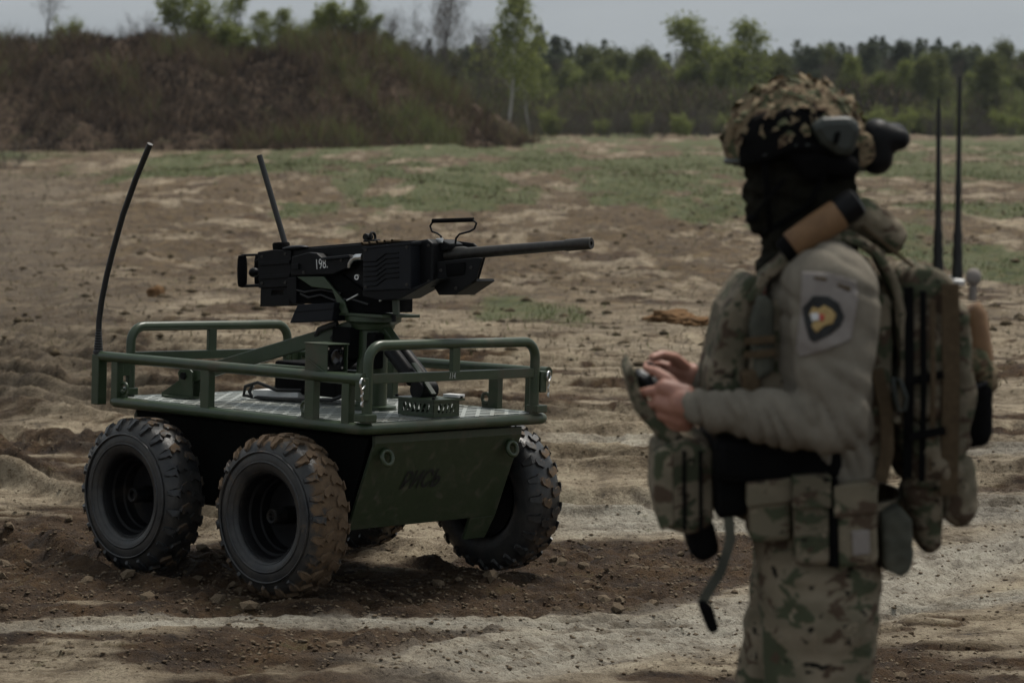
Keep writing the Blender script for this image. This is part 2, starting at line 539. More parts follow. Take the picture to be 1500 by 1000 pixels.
def ground_fields(x, y):
    x = np.asarray(x, float); y = np.asarray(y, float)
    r = np.hypot(x - vo.x, y - vo.y)
    w = sstep(3.4, 1.0, r)
    zp = vo.z - (vn.x * (x - vo.x) + vn.y * (y - vo.y)) / vn.z
    far = sstep(14, 45, y)
    h = w * zp
    h = h + (1 - w) * (.03 * fbm(x * .45, y * .45, 1, 3) + far * (.55 * fbm(x * .10, y * .07, 2, 3)))
    h = h * sstep(3.2, 6.2, np.hypot(x, y) + np.where(y < 0, 9, 0)) if False else h
    ch = .75 * fbm(x * 1.1, y * 1.1, 5, 5, .6) + .16 + .40 * sstep(10.8, 8.8, y) + .5 * fbm(x * .9, y * 4.5, 6, 4)
    for cx, cy, rx, ry, a in CHURN:
        ch = ch + a * np.exp(-(((x - cx) / rx) ** 2 + ((y - cy) / ry) ** 2))
    for q in wheel_xy:
        ch = ch + .55 * np.exp(-(np.hypot(x - q.x, y - q.y) / .32) ** 2)
    # worn track that leaves the ruts and curves off to the left, and pale pressed lanes at the lower right
    xc = -3.3 - .26 * (y - 15) + .0022 * np.maximum(0, y - 30) ** 2 * .6
    rd = x - xc
    rw = 1.5 + .035 * (y - 15)
    road = np.exp(-(np.abs(rd) / rw) ** 4) * sstep(12.5, 15.5, y) * sstep(95, 70, y)
    lanes = np.zeros_like(x); stri = np.zeros_like(x)
    for (ax, ay), (bx_, by_), wd_ in LANES:
        ux, uy = bx_ - ax, by_ - ay
        L_ = math.hypot(ux, uy); ux /= L_; uy /= L_
        s_ = (x - ax) * ux + (y - ay) * uy
        d_ = (x - ax) * -uy + (y - ay) * ux + .10 * fbm(s_ * .8, s_ * 0, 170, 2)
        k_ = np.exp(-(np.abs(d_) / wd_) ** 4) * sstep(-.6, .2, s_)
        lanes = np.maximum(lanes, k_)
        stri = stri + k_ * (.010 * np.sin(2 * np.pi * d_ / .085 + 2 * vnoise(s_ * 2, d_, 172)) - .02)
    ch = ch * (1 - .8 * lanes) - .5 * lanes
    h = h + stri
    h = h + road * (.035 * np.sin(2 * np.pi * rd / .9) * sstep(.0, .3, vnoise(y * .3, rd, 173) + .3) + .012 * np.sin(2 * np.pi * (y / .16 + np.abs(rd) * 2)) * sstep(40, 20, y))
    rh, pk = rut_field(x, y)
    near = sstep(26, 16, y)
    h = h + rh * near * sstep(9.6, 10.8, y + .25 * x) + rh * near * (1 - sstep(9.6, 10.8, y + .25 * x)) * .6
    ch = ch - .55 * np.clip(pk, 0, 1) * near + .5 * np.clip(-pk, 0, 1) * near
    chm = np.clip(sstep(.05, .75, ch), 0, 1)
    # lumps: sharp-edged clods in churned soil, finer crumbs elsewhere
    rid = 1 - np.abs(2 * fbm(x * 6.0, y * 6.0, 11, 3))
    wx, wy = x + .05 * vnoise(x * 9, y * 9, 17), y + .05 * vnoise(x * 9, y * 9, 18)
    lump = np.where(y < 26, .040 * worley(wx * 7, wy * 7, 1) * (vnoise(x * 2, y * 2, 19) + .55) + .022 * worley(wx * 15, wy * 15, 2) + .010 * worley(wx * 31, wy * 31, 3), 0)
    dw = np.full_like(x, 9.)
    for q in wheel_xy:
        dw = np.minimum(dw, np.hypot(x - q.x, y - q.y))
    lump = (lump - .032 * near) * sstep(.10, .34, dw) - .012 * (1 - sstep(.10, .34, dw))
    h = h + np.maximum(chm, .22) * (lump * near + .02 * fbm(x * 9, y * 9, 21, 3)) + chm * .02 * (rid - .7) + (1 - chm) * (.008 * fbm(x * 4, y * 4, 20, 4) + .007 * vnoise(x * 26, y * 26, 25))
    h = h + .012 * fbm(x * 2.2, y * 2.2, 27, 3)
    # far field: hummocks
    h = h + sstep(18, 30, y) * (1 - np.clip(road, 0, 1)) * (.16 * np.maximum(0, fbm(x * .8, y * .6, 31, 4)) + .12 * np.maximum(0, fbm(x * 2.3, y * 1.7, 33, 3)))
    # broken ledges where wheels have sheared the wet sand
    lf = fbm(x * .45 + 7, y * 1.25, 61, 5, .55)
    for k_, (lv, am) in enumerate(((.06, .020), (.24, .016))):
        lz = sstep(14, 11.5, r) if False else 1
        msk = near * sstep(1.3, 2.2, r)
        h = h + msk * am * (sstep(-.018, .018, lf - lv) - .5)
        edge = np.exp(-((lf - lv + .012) / .022) ** 2) * msk
        chm = np.clip(chm + .75 * edge * (.6 + vnoise(x * 3, y * 3, 66 + k_)), 0, 1)  # darker soil tone along each step also paints in the ledge's shadow
    # wheels press in, soil pushed up beside them
    for q in wheel_xy:
        d = np.hypot(x - q.x, y - q.y)
        h = h - .012 * np.exp(-(d / .13) ** 2) + .030 * np.exp(-((d - .27) / .09) ** 2) * (.5 + vnoise(x * 6, y * 6, 41))
    # grass
    g = .8 * fbm(x * .22 + 3, y * .045, 50, 4) + .16 * sstep(26, 70, y) - .10 + .7 * fbm(x * .8, y * .13, 55, 4, .6)
    g = g + .06 - .45 * sstep(22, 15, y) - .3 * np.exp(-(((x + 8) / 5) ** 2 + ((y - 50) / 12) ** 2))
    g = g + .25 * np.exp(-(((x + 4) / 6) ** 2 + ((y - 88) / 12) ** 2)) - .35 * sstep(-2, -7, x + (y - 20) * .12) * sstep(60, 30, y)
    g = sstep(.02, .34, g) * (1 - road)
    road = road - lanes * sstep(16, 12, y)           # below zero: pale pressed lane
    return h, chm, g, road

def axis_steps(segs):
    out = [segs[0][0]]
    for end, s0, s1 in segs[1:]:
        st = out[-1]
        while st < end - 1e-6:
            t = (st - out[0]) / max(1e-6, end - out[0])
            step = s0 + (s1 - s0) * min(1, max(0, (st - seg_start(segs, end)) / (end - seg_start(segs, end))))
            st += step
            out.append(st)
    return np.array(out)
def seg_start(segs, end):
    prev = segs[0][0]
    for e, *_ in segs[1:]:
        if e == end:
            return prev
        prev = e
xs = axis_steps([(0,), (3.4, .0155, .0155), (6, .0155, .08), (30, .08, .9), (130, .9, 6), (500, 6, 60)])
xs = np.concatenate([-xs[:0:-1], xs])
ys = np.concatenate([np.array([-60, -30, -15, -8, -4, -2, 0]), axis_steps([(0.5,), (7.3, .16, .05), (13.5, .0145, .017), (20, .017, .05), (45, .05, .22), (160, .22, 1.4), (330, 1.4, 6), (900, 6, 120)])])
gx, gy = np.meshgrid(xs, ys)
gh, gc, gg, gr_ = ground_fields(gx, gy)
nx, ny = len(xs), len(ys)
idx = np.arange(nx * ny).reshape(ny, nx)
quads = np.stack([idx[:-1, :-1], idx[:-1, 1:], idx[1:, 1:], idx[1:, :-1]], -1).reshape(-1, 4)
gme = np_mesh('ground', np.stack([gx, gy, gh], -1).reshape(-1, 3), quads, smooth=True)
gf_ = sstep(15, 30, gy + 2.5 * fbm(gx * .3, gy * .3, 140, 3))
for nm, arr in (('churn', gc), ('grass', gg), ('far', gf_), ('road', gr_)):
    a_ = gme.attributes.new(nm, 'FLOAT', 'POINT')
    a_.data.foreach_set('value', arr.ravel().astype(np.float32))

def ground_z(x, y):
    return float(ground_fields(np.array([x]), np.array([y]))[0][0])

SAND_A, SAND_B = (.25, .20, .135), (.47, .405, .30)
SOIL_A, SOIL_B = (.026, .015, .008), (.108, .067, .036)
def ground_mat():
    m, n, l, b = new_mat('sandy_mud')
    ac = n.new('ShaderNodeAttribute'); ac.attribute_name = 'churn'
    ag = n.new('ShaderNodeAttribute'); ag.attribute_name = 'grass'
    fine = noise_node(n, l, 34, 7, .68)
    mid = noise_node(n, l, 5.5, 6, .62)
    big = noise_node(n, l, .6, 5, .6)
    mm = n.new('ShaderNodeMath'); mm.operation = 'MULTIPLY_ADD'; mm.inputs[1].default_value = .55
    l.new(fine.outputs['Fac'], mm.inputs[0]); l.new(mid.outputs['Fac'], mm.inputs[2])
    sand = ramp(n, l, mm.outputs[0], [(.52, (.07, .053, .037)), (.68, SAND_A), (.92, SAND_B)])
    soil = ramp(n, l, mm.outputs[0], [(.5, SOIL_A), (.95, SOIL_B)])
    # churned / packed edge broken up by noise
    e = n.new('ShaderNodeMath'); e.operation = 'MULTIPLY_ADD'; e.inputs[1].default_value = .9
    l.new(mm.outputs[0], e.inputs[0]); l.new(ac.outputs['Fac'], e.inputs[2])
    ke = ramp(n, l, e.outputs[0], [(.92, (0, 0, 0)), (1.0, (1, 1, 1))])
    e2 = n.new('ShaderNodeMath'); e2.operation = 'SUBTRACT'; e2.inputs[1].default_value = .25
    l.new(e.outputs[0], e2.inputs[0])
    ke = ramp(n, l, e2.outputs[0], [(.60, (0, 0, 0)), (.95, (1, 1, 1))])
    c = mixc(n, l, ke.outputs['Color'], sand.outputs['Color'], soil.outputs['Color'])
    # rough field farther out: brown turf with pale sand scars
    af = n.new('ShaderNodeAttribute'); af.attribute_name = 'far'
    turf = ramp(n, l, mm.outputs[0], [(.5, (.030, .021, .012)), (.70, (.092, .063, .034)), (.95, (.19, .138, .08))])
    tc3 = n.new('ShaderNodeTexCoord'); mp_ = n.new('ShaderNodeMapping'); mp_.inputs['Scale'].default_value = (1.6, .42, 1)
    l.new(tc3.outputs['Object'], mp_.inputs['Vector'])
    scar = noise_node(n, l, .42, 8, .7, vec=mp_.outputs['Vector'])
    sk = ramp(n, l, scar.outputs['Fac'], [(.50, (1, 1, 1)), (.56, (.12, .12, .12))])
    fm = n.new('ShaderNodeMath'); fm.operation = 'MULTIPLY'
    l.new(af.outputs['Fac'], fm.inputs[0]); l.new(sk.outputs['Color'], fm.inputs[1])
    c = mixc(n, l, fm.outputs[0], c, turf.outputs['Color'])
    ar = n.new('ShaderNodeAttribute'); ar.attribute_name = 'road'
    rk = n.new('ShaderNodeMath'); rk.operation = 'MULTIPLY'; rk.inputs[1].default_value = .8
    l.new(ar.outputs['Fac'], rk.inputs[0])
    rk.use_clamp = True
    rc = ramp(n, l, mm.outputs[0], [(.5, (.06, .045, .03)), (.9, (.17, .135, .095))])
    c = mixc(n, l, rk.outputs[0], c, rc.outputs['Color'])
    lk = n.new('ShaderNodeMath'); lk.operation = 'MULTIPLY'; lk.inputs[1].default_value = -.8; lk.use_clamp = True
    l.new(ar.outputs['Fac'], lk.inputs[0])
    lc = ramp(n, l, mm.outputs[0], [(.52, (.20, .18, .145)), (.7, (.37, .35, .30)), (.9, (.50, .485, .43))])
    c = mixc(n, l, lk.outputs[0], c, lc.outputs['Color'])
    # thin dark seams drawn out along the tracks
    tc_ = n.new('ShaderNodeTexCoord'); mp2 = n.new('ShaderNodeMapping')
    mp2.inputs['Scale'].default_value = (.9, 3.2, 1); mp2.inputs['Rotation'].default_value = (0, 0, .14)
    l.new(tc_.outputs['Object'], mp2.inputs['Vector'])
    seam = noise_node(n, l, 2.2, 8, .68, vec=mp2.outputs['Vector'], dist=.3)
    sr = ramp(n, l, seam.outputs['Fac'], [(.38, (.5, .46, .42)), (.47, (.92, .91, .9)), (.62, (1.1, 1.1, 1.1))])
    c = mixc(n, l, 1.0, c, sr.outputs['Color'], 'MULTIPLY')
    sp_ = ramp(n, l, noise_node(n, l, 70, 3, .8).outputs['Fac'], [(.36, (.45, .42, .40)), (.45, (1, 1, 1)), (.64, (1, 1, 1)), (.74, (1.3, 1.28, 1.25))])
    c = mixc(n, l, 1.0, c, sp_.outputs['Color'], 'MULTIPLY')
    # broad tonal drift, a few ochre patches
    drift = ramp(n, l, big.outputs['Fac'], [(.35, (.80, .78, .76)), (.65, (1.08, 1.05, 1.0))])
    c = mixc(n, l, 1.0, c, drift.outputs['Color'], 'MULTIPLY')
    oc = ramp(n, l, noise_node(n, l, .9, 4, .6).outputs['Fac'], [(.66, (0, 0, 0)), (.76, (.7, .7, .7))])
    c = mixc(n, l, oc.outputs['Color'], c, (.20, .115, .05))
    # grass cover
    gr = ramp(n, l, mid.outputs['Fac'], [(.3, (.028, .038, .011)), (.48, (.062, .085, .024)), (.64, (.115, .105, .05))])
    gf = n.new('ShaderNodeMath'); gf.operation = 'MULTIPLY_ADD'; gf.inputs[1].default_value = 1.3
    gs = n.new('ShaderNodeMath'); gs.operation = 'MULTIPLY_ADD'; gs.inputs[1].default_value = 2.2; gs.inputs[2].default_value = -1.62
    l.new(mm.outputs[0], gs.inputs[0])
    l.new(ag.outputs['Fac'], gf.inputs[0]); l.new(gs.outputs[0], gf.inputs[2])
    gk = ramp(n, l, gf.outputs[0], [(.34, (0, 0, 0)), (.60, (.4, .4, .4)), (1.0, (.85, .85, .85))])
    c = mixc(n, l, gk.outputs['Color'], c, gr.outputs['Color'])
    l.new(c, b.inputs['Base Color'])
    rr = ramp(n, l, mid.outputs['Fac'], [(.3, (.72, .72, .72)), (.6, (.95, .95, .95))])
    l.new(rr.outputs['Color'], b.inputs['Roughness'])
    b.inputs['Specular IOR Level'].default_value = .25
    vf = noise_node(n, l, 95, 5, .75)
    bb = n.new('ShaderNodeMath'); bb.operation = 'MULTIPLY_ADD'; bb.inputs[1].default_value = .35
    l.new(vf.outputs['Fac'], bb.inputs[0]); l.new(mm.outputs[0], bb.inputs[2])
    add_bump(n, l, b, bb.outputs[0], 1.0, .05)
    return m
M['ground'] = ground_mat()
ground = link('ground', gme, M['ground'])
tag(ground, 'churned sandy mud field with tyre ruts and thin grass', 'ground', kind='structure')

# clods lying on the near ground: shared lump meshes
rnd = random.Random(11)
M['clod'] = simple('dry_clod', (.07, .048, .03), (.19, .15, .105), .95, scale=18, spec=.1)
def lump_mesh(name, seed, flat=.65):
    bm = bmesh.new()
    bmesh.ops.create_icosphere(bm, subdivisions=1, radius=1)
    for v in bm.verts:
        k = 1 + .55 * mnoise.noise(v.co * 1.3 + Vector((seed * 3.7, 0, 0)))
        v.co = Vector((v.co.x * k, v.co.y * k * .85, v.co.z * k * flat))
    me = bpy.data.meshes.new(name)
    bm.to_mesh(me); bm.free()
    me.materials.append(M['clod'])
    return me
lumps = [lump_mesh('soil_clod', i) for i in range(8)]
cx_ = np.array([rnd.uniform(-2.6, 2.9) for _ in range(9000)]); cy_ = np.array([rnd.uniform(7.7, 14) for _ in range(9000)])
ch_, cc_, _, _ = ground_fields(cx_, cy_)
cnt = 0
for x, y, z, c in zip(cx_, cy_, ch_, cc_):
    if rnd.random() > c * c * .9 + .015 or abs(x) > .225 * y:
        continue
    o = bpy.data.objects.new('soil_clod', lumps[cnt % 8])
    col.objects.link(o); o.parent = ground
    s = .010 + .034 * rnd.random() ** 2.6
    o.location = (x, y, z + s * .15); o.scale = (s, s * rnd.uniform(.7, 1.2), s * rnd.uniform(.6, 1))
    o.rotation_euler = (rnd.uniform(-.4, .4), rnd.uniform(-.4, .4), rnd.uniform(0, 6.28))
    cnt += 1
    if cnt >= 290: break

# crumbs too small to pick apart, and far lumps in the field: joined
def crumbs(name, n, xr, yr, smin, smax, keep, seed, mat, label, power=3):
    g = np.random.default_rng(seed)
    x = g.uniform(-1, 1, n); u = g.random(n)
    y = yr[0] * (yr[1] / yr[0]) ** u
    x = x * xr * y
    h, c, gr, _ = ground_fields(x, y)
    k = g.random(n) < keep(c, gr)
    x, y, h = x[k], y[k], h[k]
    m = len(x)
    s = (smin + (smax - smin) * g.random(m) ** power)
    oc = np.array([(1, 0, 0), (0, 1, 0), (-1, 0, 0), (0, -1, 0), (0, 0, .5), (0, 0, -.5)])
    V = oc[None] * (1 + g.uniform(-.4, .4, (m, 6, 3)))
    a = g.uniform(0, 6.28, m)
    ca, sa = np.cos(a)[:, None], np.sin(a)[:, None]
    V = np.stack([V[..., 0] * ca - V[..., 1] * sa, V[..., 0] * sa + V[..., 1] * ca, V[..., 2]], -1) * s[:, None, None]
    V += np.stack([x, y, h + s * .1], -1)[:, None]
    T = np.array([(0, 1, 4), (1, 2, 4), (2, 3, 4), (3, 0, 4), (1, 0, 5), (2, 1, 5), (3, 2, 5), (0, 3, 5)])
    tris = (T[None] + (np.arange(m) * 6)[:, None, None]).reshape(-1, 3)
    o = link(name, np_mesh(name, V.reshape(-1, 3), tris=tris), mat)
    tag(o, label, 'soil', kind='stuff')
crumbs('soil_crumbs', 110000, .27, (7.4, 19), .002, .012, lambda c, g: .16 + .6 * c, 3, M['clod'], 'fine brown soil crumbs scattered over the near mud')
M['turf_lump'] = simple('dark_turf_lump', (.05, .04, .026), (.12, .09, .055), .95, scale=3, spec=.1)
crumbs('field_clumps', 16000, .27, (17, 130), .012, .075, lambda c, g: .25 + .5 * c, 4, M['turf_lump'], 'dark turf clumps strewn across the rough field', 4)

# ------------------------------------------------------------------ leafy / grassy slivers
def tone_mat(name, stops, rough=.8, trans=0):
    m, n, l, b = new_mat(name)
    a = n.new('ShaderNodeAttribute'); a.attribute_name = 'tone'
    r = ramp(n, l, a.outputs['Fac'], stops)
    l.new(r.outputs['Color'], b.inputs['Base Color'])
    b.inputs['Roughness'].default_value = rough
    b.inputs['Specular IOR Level'].default_value = .2
    if trans:                                   # thin leaves let light through
        tl = n.new('ShaderNodeBsdfTranslucent'); mx = n.new('ShaderNodeMixShader')
        mx.inputs[0].default_value = trans
        l.new(r.outputs['Color'], tl.inputs['Color'])
        l.new(b.outputs[0], mx.inputs[1]); l.new(tl.outputs[0], mx.inputs[2])
        l.new(mx.outputs[0], n['Material Output'].inputs['Surface'])
    return m
def set_tone(me, t):
    a = me.attributes.new('tone', 'FLOAT', 'POINT')
    a.data.foreach_set('value', np.asarray(t, np.float32))
M['grass'] = tone_mat('field_grass', [(0, (.06, .085, .022)), (.5, (.11, .145, .04)), (.8, (.12, .10, .055)), (1, (.09, .065, .04))])

def slivers(base, h, w, lean, g):
    """one thin triangle per row of base (n,3)"""
    n = len(base)
    a = g.uniform(0, 6.28, n)
    d = np.stack([np.cos(a), np.sin(a), np.zeros(n)], -1) * (w / 2)[:, None]
    b = g.uniform(0, 6.28, n)
    tip = base + np.stack([np.cos(b) * lean * h, np.sin(b) * lean * h, h], -1)
    return np.stack([base - d, base + d, tip], 1).reshape(-1, 3)
def grass_field():
    g = np.random.default_rng(21)
    n = 210000
    u = g.random(n)
    y = 16 * (135 / 16) ** u
    x = g.uniform(-.27, .27, n) * y
    h, c, gr, _ = ground_fields(x, y)
    dry = g.random(n) < .10
    k = (g.random(n) < gr ** 1.2 * .8 * np.clip(.55 + 1.6 * fbm(x * 1.3, y * .5, 75, 3), .05, 1)) | dry
    x, y, h = x[k], y[k], h[k]
    m = len(x)
    s = y / 40
    ht = g.uniform(.03, .10, m) * np.clip(s, .7, 1.9)
    V = slivers(np.stack([x, y, h - .01], -1), ht, .012 * np.clip(s, .6, 2.6) + g.uniform(0, .01, m), g.uniform(0, .7, m), g)
    me = np_mesh('field_grass', V, tris=np.arange(m * 3).reshape(-1, 3))
    patch = fbm(x * .3, y * .2, 71, 3)
    set_tone(me, np.repeat(np.clip(np.where(dry[k], .9, .35 + patch) + g.normal(0, .18, m), 0, 1), 3))
    o = link('field_grass', me, M['grass'])
    tag(o, 'short green and dry grass growing in patches over the field', 'grass', kind='stuff')
grass_field()

# ------------------------------------------------------------------ earth bank behind the field
def bank_h(x, y):
    top = 6.55 + .5 * fbm(x * .12, x * 0, 100, 3)
    end = sstep(3.0, -11.0, x + 2.4 * fbm(y * .2, x * .2, 104, 3))
    front = 136.5 + 3.5 * fbm(x * .16, x * 0 + 5, 101, 3) + (1 - end) * 5
    prof = sstep(0, 1, (y - front) / 13.5) * sstep(200, 178, y)
    prof = prof * .82 + .18 * np.clip((y - front) / 13.5, 0, 1) * sstep(200, 178, y)
    z = top * end * prof
    return z - .35 + (1.1 * fbm(x * .35, y * .35, 103, 5, .55)) * np.clip(z, 0, 1)
bx, by = np.meshgrid(np.linspace(-95, 5, 340), np.concatenate([np.linspace(131, 156, 85), np.linspace(157, 204, 30)]))
bz = bank_h(bx, by)
bi = np.arange(bx.size).reshape(bx.shape)
bq = np.stack([bi[:-1, :-1], bi[:-1, 1:], bi[1:, 1:], bi[1:, :-1]], -1).reshape(-1, 4)
def bank_mat():
    m, n, l, b = new_mat('bank_soil')
    t = noise_node(n, l, .55, 8, .65)
    t2 = noise_node(n, l, 3, 6, .7)
    c = ramp(n, l, t2.outputs['Fac'], [(.3, (.024, .017, .012)), (.52, (.075, .052, .035)), (.75, (.15, .106, .07))]).outputs['Color']
    k = ramp(n, l, t.outputs['Fac'], [(.55, (0, 0, 0)), (.68, (.7, .7, .7))])
    c = mixc(n, l, k.outputs['Color'], c, (.055, .05, .024))
    l.new(c, b.inputs['Base Color'])
    b.inputs['Roughness'].default_value = .95
    b.inputs['Specular IOR Level'].default_value = .1
    add_bump(n, l, b, t2.outputs['Fac'], .8, .2)
    return m
bank = link('earth_bank', np_mesh('earth_bank', np.stack([bx, by, bz], -1).reshape(-1, 3), bq, smooth=True), bank_mat())
tag(bank, 'long dark brown earth bank overgrown with dry scrub', 'bank', kind='structure')
M['scrub'] = tone_mat('dry_scrub', [(0, (.022, .016, .012)), (.35, (.065, .044, .031)), (.62, (.14, .098, .064)), (.85, (.11, .105, .046)), (1, (.14, .155, .06))], .9, .3)
def bank_scrub():
    g = np.random.default_rng(31)
    n = 42000
    x = g.uniform(-62, 4.5, n); y = np.where(g.random(n) < .8, g.uniform(132, 153, n), g.uniform(150, 190, n))
    z = bank_h(x, y)
    k = z > -.2
    x, y, z = x[k], y[k], z[k]
    m = len(x)
    V, T = [], []
    patch = fbm(x * .35, y * .35, 111, 3)
    for r in range(3):
        ht = g.uniform(.15, 1.0, m) ** 1.3 * (1.1 + 1.6 * patch)
        bs = np.stack([x + g.normal(0, .15, m), y + g.normal(0, .15, m), z - .05], -1)
        V.append(slivers(bs, ht, g.uniform(.03, .12, m), g.uniform(.1, 1.0, m), g))
        T.append(np.repeat(np.clip(.42 + 1.1 * patch + .5 * fbm(x * .09, y * .15, 115, 2) + g.normal(0, .2, m), 0, 1), 3))
    V = np.concatenate(V)
    me = np_mesh('bank_scrub', V, tris=np.arange(len(V)).reshape(-1, 3))
    set_tone(me, np.concatenate(T))
    tag(link('bank_scrub', me, M['scrub']), 'dry brown scrub and dead grass covering the earth bank', 'scrub', kind='stuff')
bank_scrub()

# ------------------------------------------------------------------ trees and bushes
M['bark_white'] = simple('birch_bark', (.30, .29, .27), (.42, .41, .38), .85, scale=3)
M['bark_grey'] = simple('grey_bark', (.06, .055, .048), (.10, .09, .08), .9, scale=3)
M['bark_pine'] = simple('pine_bark', (.07, .045, .03), (.11, .07, .045), .9, scale=3)
M['leaf_spring'] = tone_mat('spring_leaves', [(0, (.10, .12, .034)), (.5, (.19, .22, .065)), (1, (.28, .30, .10))], trans=.45)
M['leaf_mid'] = tone_mat('mid_leaves', [(0, (.06, .07, .026)), (.5, (.11, .125, .046)), (1, (.17, .18, .07))], trans=.45)
M['needle'] = tone_mat('pine_needles', [(0, (.03, .04, .027)), (.5, (.062, .077, .046)), (1, (.11, .12, .068))], trans=.45)
M['twig'] = tone_mat('bare_twigs', [(0, (.045, .036, .03)), (.5, (.09, .074, .06)), (1, (.14, .118, .09))])

def tree_meshes(kind, seed, H):
    rr = random.Random(seed)
    g = np.random.default_rng(seed)
    wood = MB()
    tips = []
    def limb(p, d, L, r, lvl):
        n = 4 if lvl else 7
        pts, rs = [p.copy()], [r]
        q = p.copy(); dd = d.copy()
        for i in range(n):
            dd = (dd + Vector((rr.gauss(0, .09), rr.gauss(0, .09), rr.gauss(0, .05) + (.05 if lvl else 0)))).normalized()
            q = q + dd * (L / n)
            pts.append(q.copy()); rs.append(max(r * (1 - .82 * (i + 1) / n), .006))
            tips.append((q.copy(), lvl, (i + 1) / n))
        wood.tube(pts, rs, 5, caps=False)
        return pts
    if kind in ('birch', 'broadleaf', 'bare', 'pine'):
        main = limb(Vector((0, 0, -.2)), Vector((0, 0, 1)), H, H * .011 + .03, 0)
        start = {'birch': .3, 'broadleaf': .2, 'bare': .25, 'pine': .35}[kind]
        nb = {'birch': 24, 'broadleaf': 26, 'bare': 26, 'pine': 26}[kind]
        for i in range(nb):
            t = start + (1 - start) * (i + rr.random()) / nb * .97
            k = t * 7
            a = main[int(k)].lerp(main[min(7, int(k) + 1)], k - int(k))
            ang = i * 2.4 + rr.random()
            up = {'birch': .9, 'broadleaf': .8, 'bare': 1.1, 'pine': .15}[kind]
            d = Vector((math.cos(ang), math.sin(ang), up)).normalized()
            wdt = {'birch': .27, 'broadleaf': .30, 'bare': .3, 'pine': .24}[kind]
            prof = (1 - t) ** .7 + .12 if kind != 'pine' else (1 - t) ** .8 * 1.1 + .15
            L = H * wdt * prof * rr.uniform(.7, 1.15)
            b = limb(a, d, L, .016 + H * .0028 * (1 - t), 1)
            for j in range(3):
                c = b[rr.choice((2, 3, 4))]
                d2 = (d + Vector((rr.gauss(0, .6), rr.gauss(0, .6), rr.gauss(.1, .4)))).normalized()
                limb(c, d2, L * rr.uniform(.3, .55), .010, 2)
    else:                                                       # bushes: many stems from the ground
        for i in range(16):
            ang = rr.uniform(0, 6.28); sp = rr.uniform(.1, .75)
            d = Vector((math.cos(ang) * sp, math.sin(ang) * sp, 1)).normalized()
            b = limb(Vector((math.cos(ang) * .12 * H, math.sin(ang) * .12 * H, -.1)), d, H * rr.uniform(.55, 1.05), .02, 1)
            for j in range(4):
                c = b[rr.choice((1, 2, 3, 4))]
                d2 = (d + Vector((rr.gauss(0, .6), rr.gauss(0, .6), rr.gauss(.1, .3)))).normalized()
                limb(c, d2, H * rr.uniform(.15, .4), .010, 2)
    P = np.array([tuple(t[0]) for t in tips if t[1] >= 1 and t[2] > .3])
    per = {'birch': 10, 'broadleaf': 15, 'bare': 4, 'pine': 16, 'bush': 12, 'barebush': 9}[kind]
    sp = {'birch': .035, 'broadleaf': .04, 'bare': .03, 'pine': .028, 'bush': .07, 'barebush': .06}[kind] * H
    C = np.repeat(P, per, 0) + g.normal(0, sp, (len(P) * per, 3))
    C = C[C[:, 2] > .05]
    n = len(C)
    if kind in ('bare', 'barebush'):
        V = slivers(C, g.uniform(.25, .7, n) * H * .1, np.full(n, .0028 * H + .006), g.uniform(.2, 1.3, n), g)
        me = np_mesh('twigs', V, tris=np.arange(n * 3).reshape(-1, 3))
        set_tone(me, np.repeat(g.random(n), 3))
        mat = M['twig']
    else:
        ls = {'birch': .012, 'broadleaf': .014, 'pine': .013, 'bush': .03}[kind] * H * g.uniform(.6, 1.5, n)
        a = g.normal(0, 1, (n, 3)); a /= np.linalg.norm(a, axis=1)[:, None]
        b = np.cross(a, g.normal(0, 1, (n, 3))); b /= np.linalg.norm(b, axis=1)[:, None]
        if kind == 'pine':
            a *= 1.7; b *= .5
        a *= ls[:, None]; b *= ls[:, None]
        V = np.stack([C - a, C - b * .7, C + a, C + b * .7], 1).reshape(-1, 3)
        me = np_mesh('leaves', V, quads=np.arange(n * 4).reshape(-1, 4))
        set_tone(me, np.repeat(np.clip(g.normal(.5, .22, n), 0, 1), 4))
        mat = {'birch': M['leaf_spring'], 'broadleaf': M['leaf_mid'], 'pine': M['needle'], 'bush': M['leaf_spring']}[kind]
    me.materials.append(mat)
    wm = wood.mesh('wood', 60)
    wm.materials.append({'birch': M['bark_white'], 'pine': M['bark_pine']}.get(kind, M['bark_grey']))
    return wm, me
PROTO = {}
for kind, H, k in (('birch', 10, 3), ('broadleaf', 10, 3), ('pine', 12, 3), ('bare', 9, 3), ('bush', 3, 3), ('barebush', 2.5, 3)):
    PROTO[kind] = [(H,) + tree_meshes(kind, 500 + 17 * i + len(kind) * 3, H) for i in range(k)]
tr = random.Random(77)
def plant(kind, x, y, z, H, name, label, group=None, var=None, cat='tree', sx=1.0):
    H0, wm, cm = PROTO[kind][tr.randrange(3) if var is None else var]
    e = empty(name, Matrix.Translation((x, y, z)), label, cat, group)
    s = H / H0
    e.rotation_euler = (0, 0, tr.uniform(0, 6.28)); e.scale = (s * sx, s * sx, s)
    link('trunk' if 'bush' not in kind else 'stems', wm, None, e)
    link('crown' if kind not in ('bare', 'barebush') else 'twigs', cm, None, e)
    return e
def fbank(x, y):
    return float(bank_h(np.array([float(x)]), np.array([float(y)]))[0])
def on_bank(px, Y, **k):
    x = (px - 750) / F_PX * Y
    return x, Y, max(fbank(x, Y), ground_z(x, Y)) - .1
def on_field(px, Y):
    x = (px - 750) / F_PX * Y
    return x, Y, ground_z(x, Y) - .1
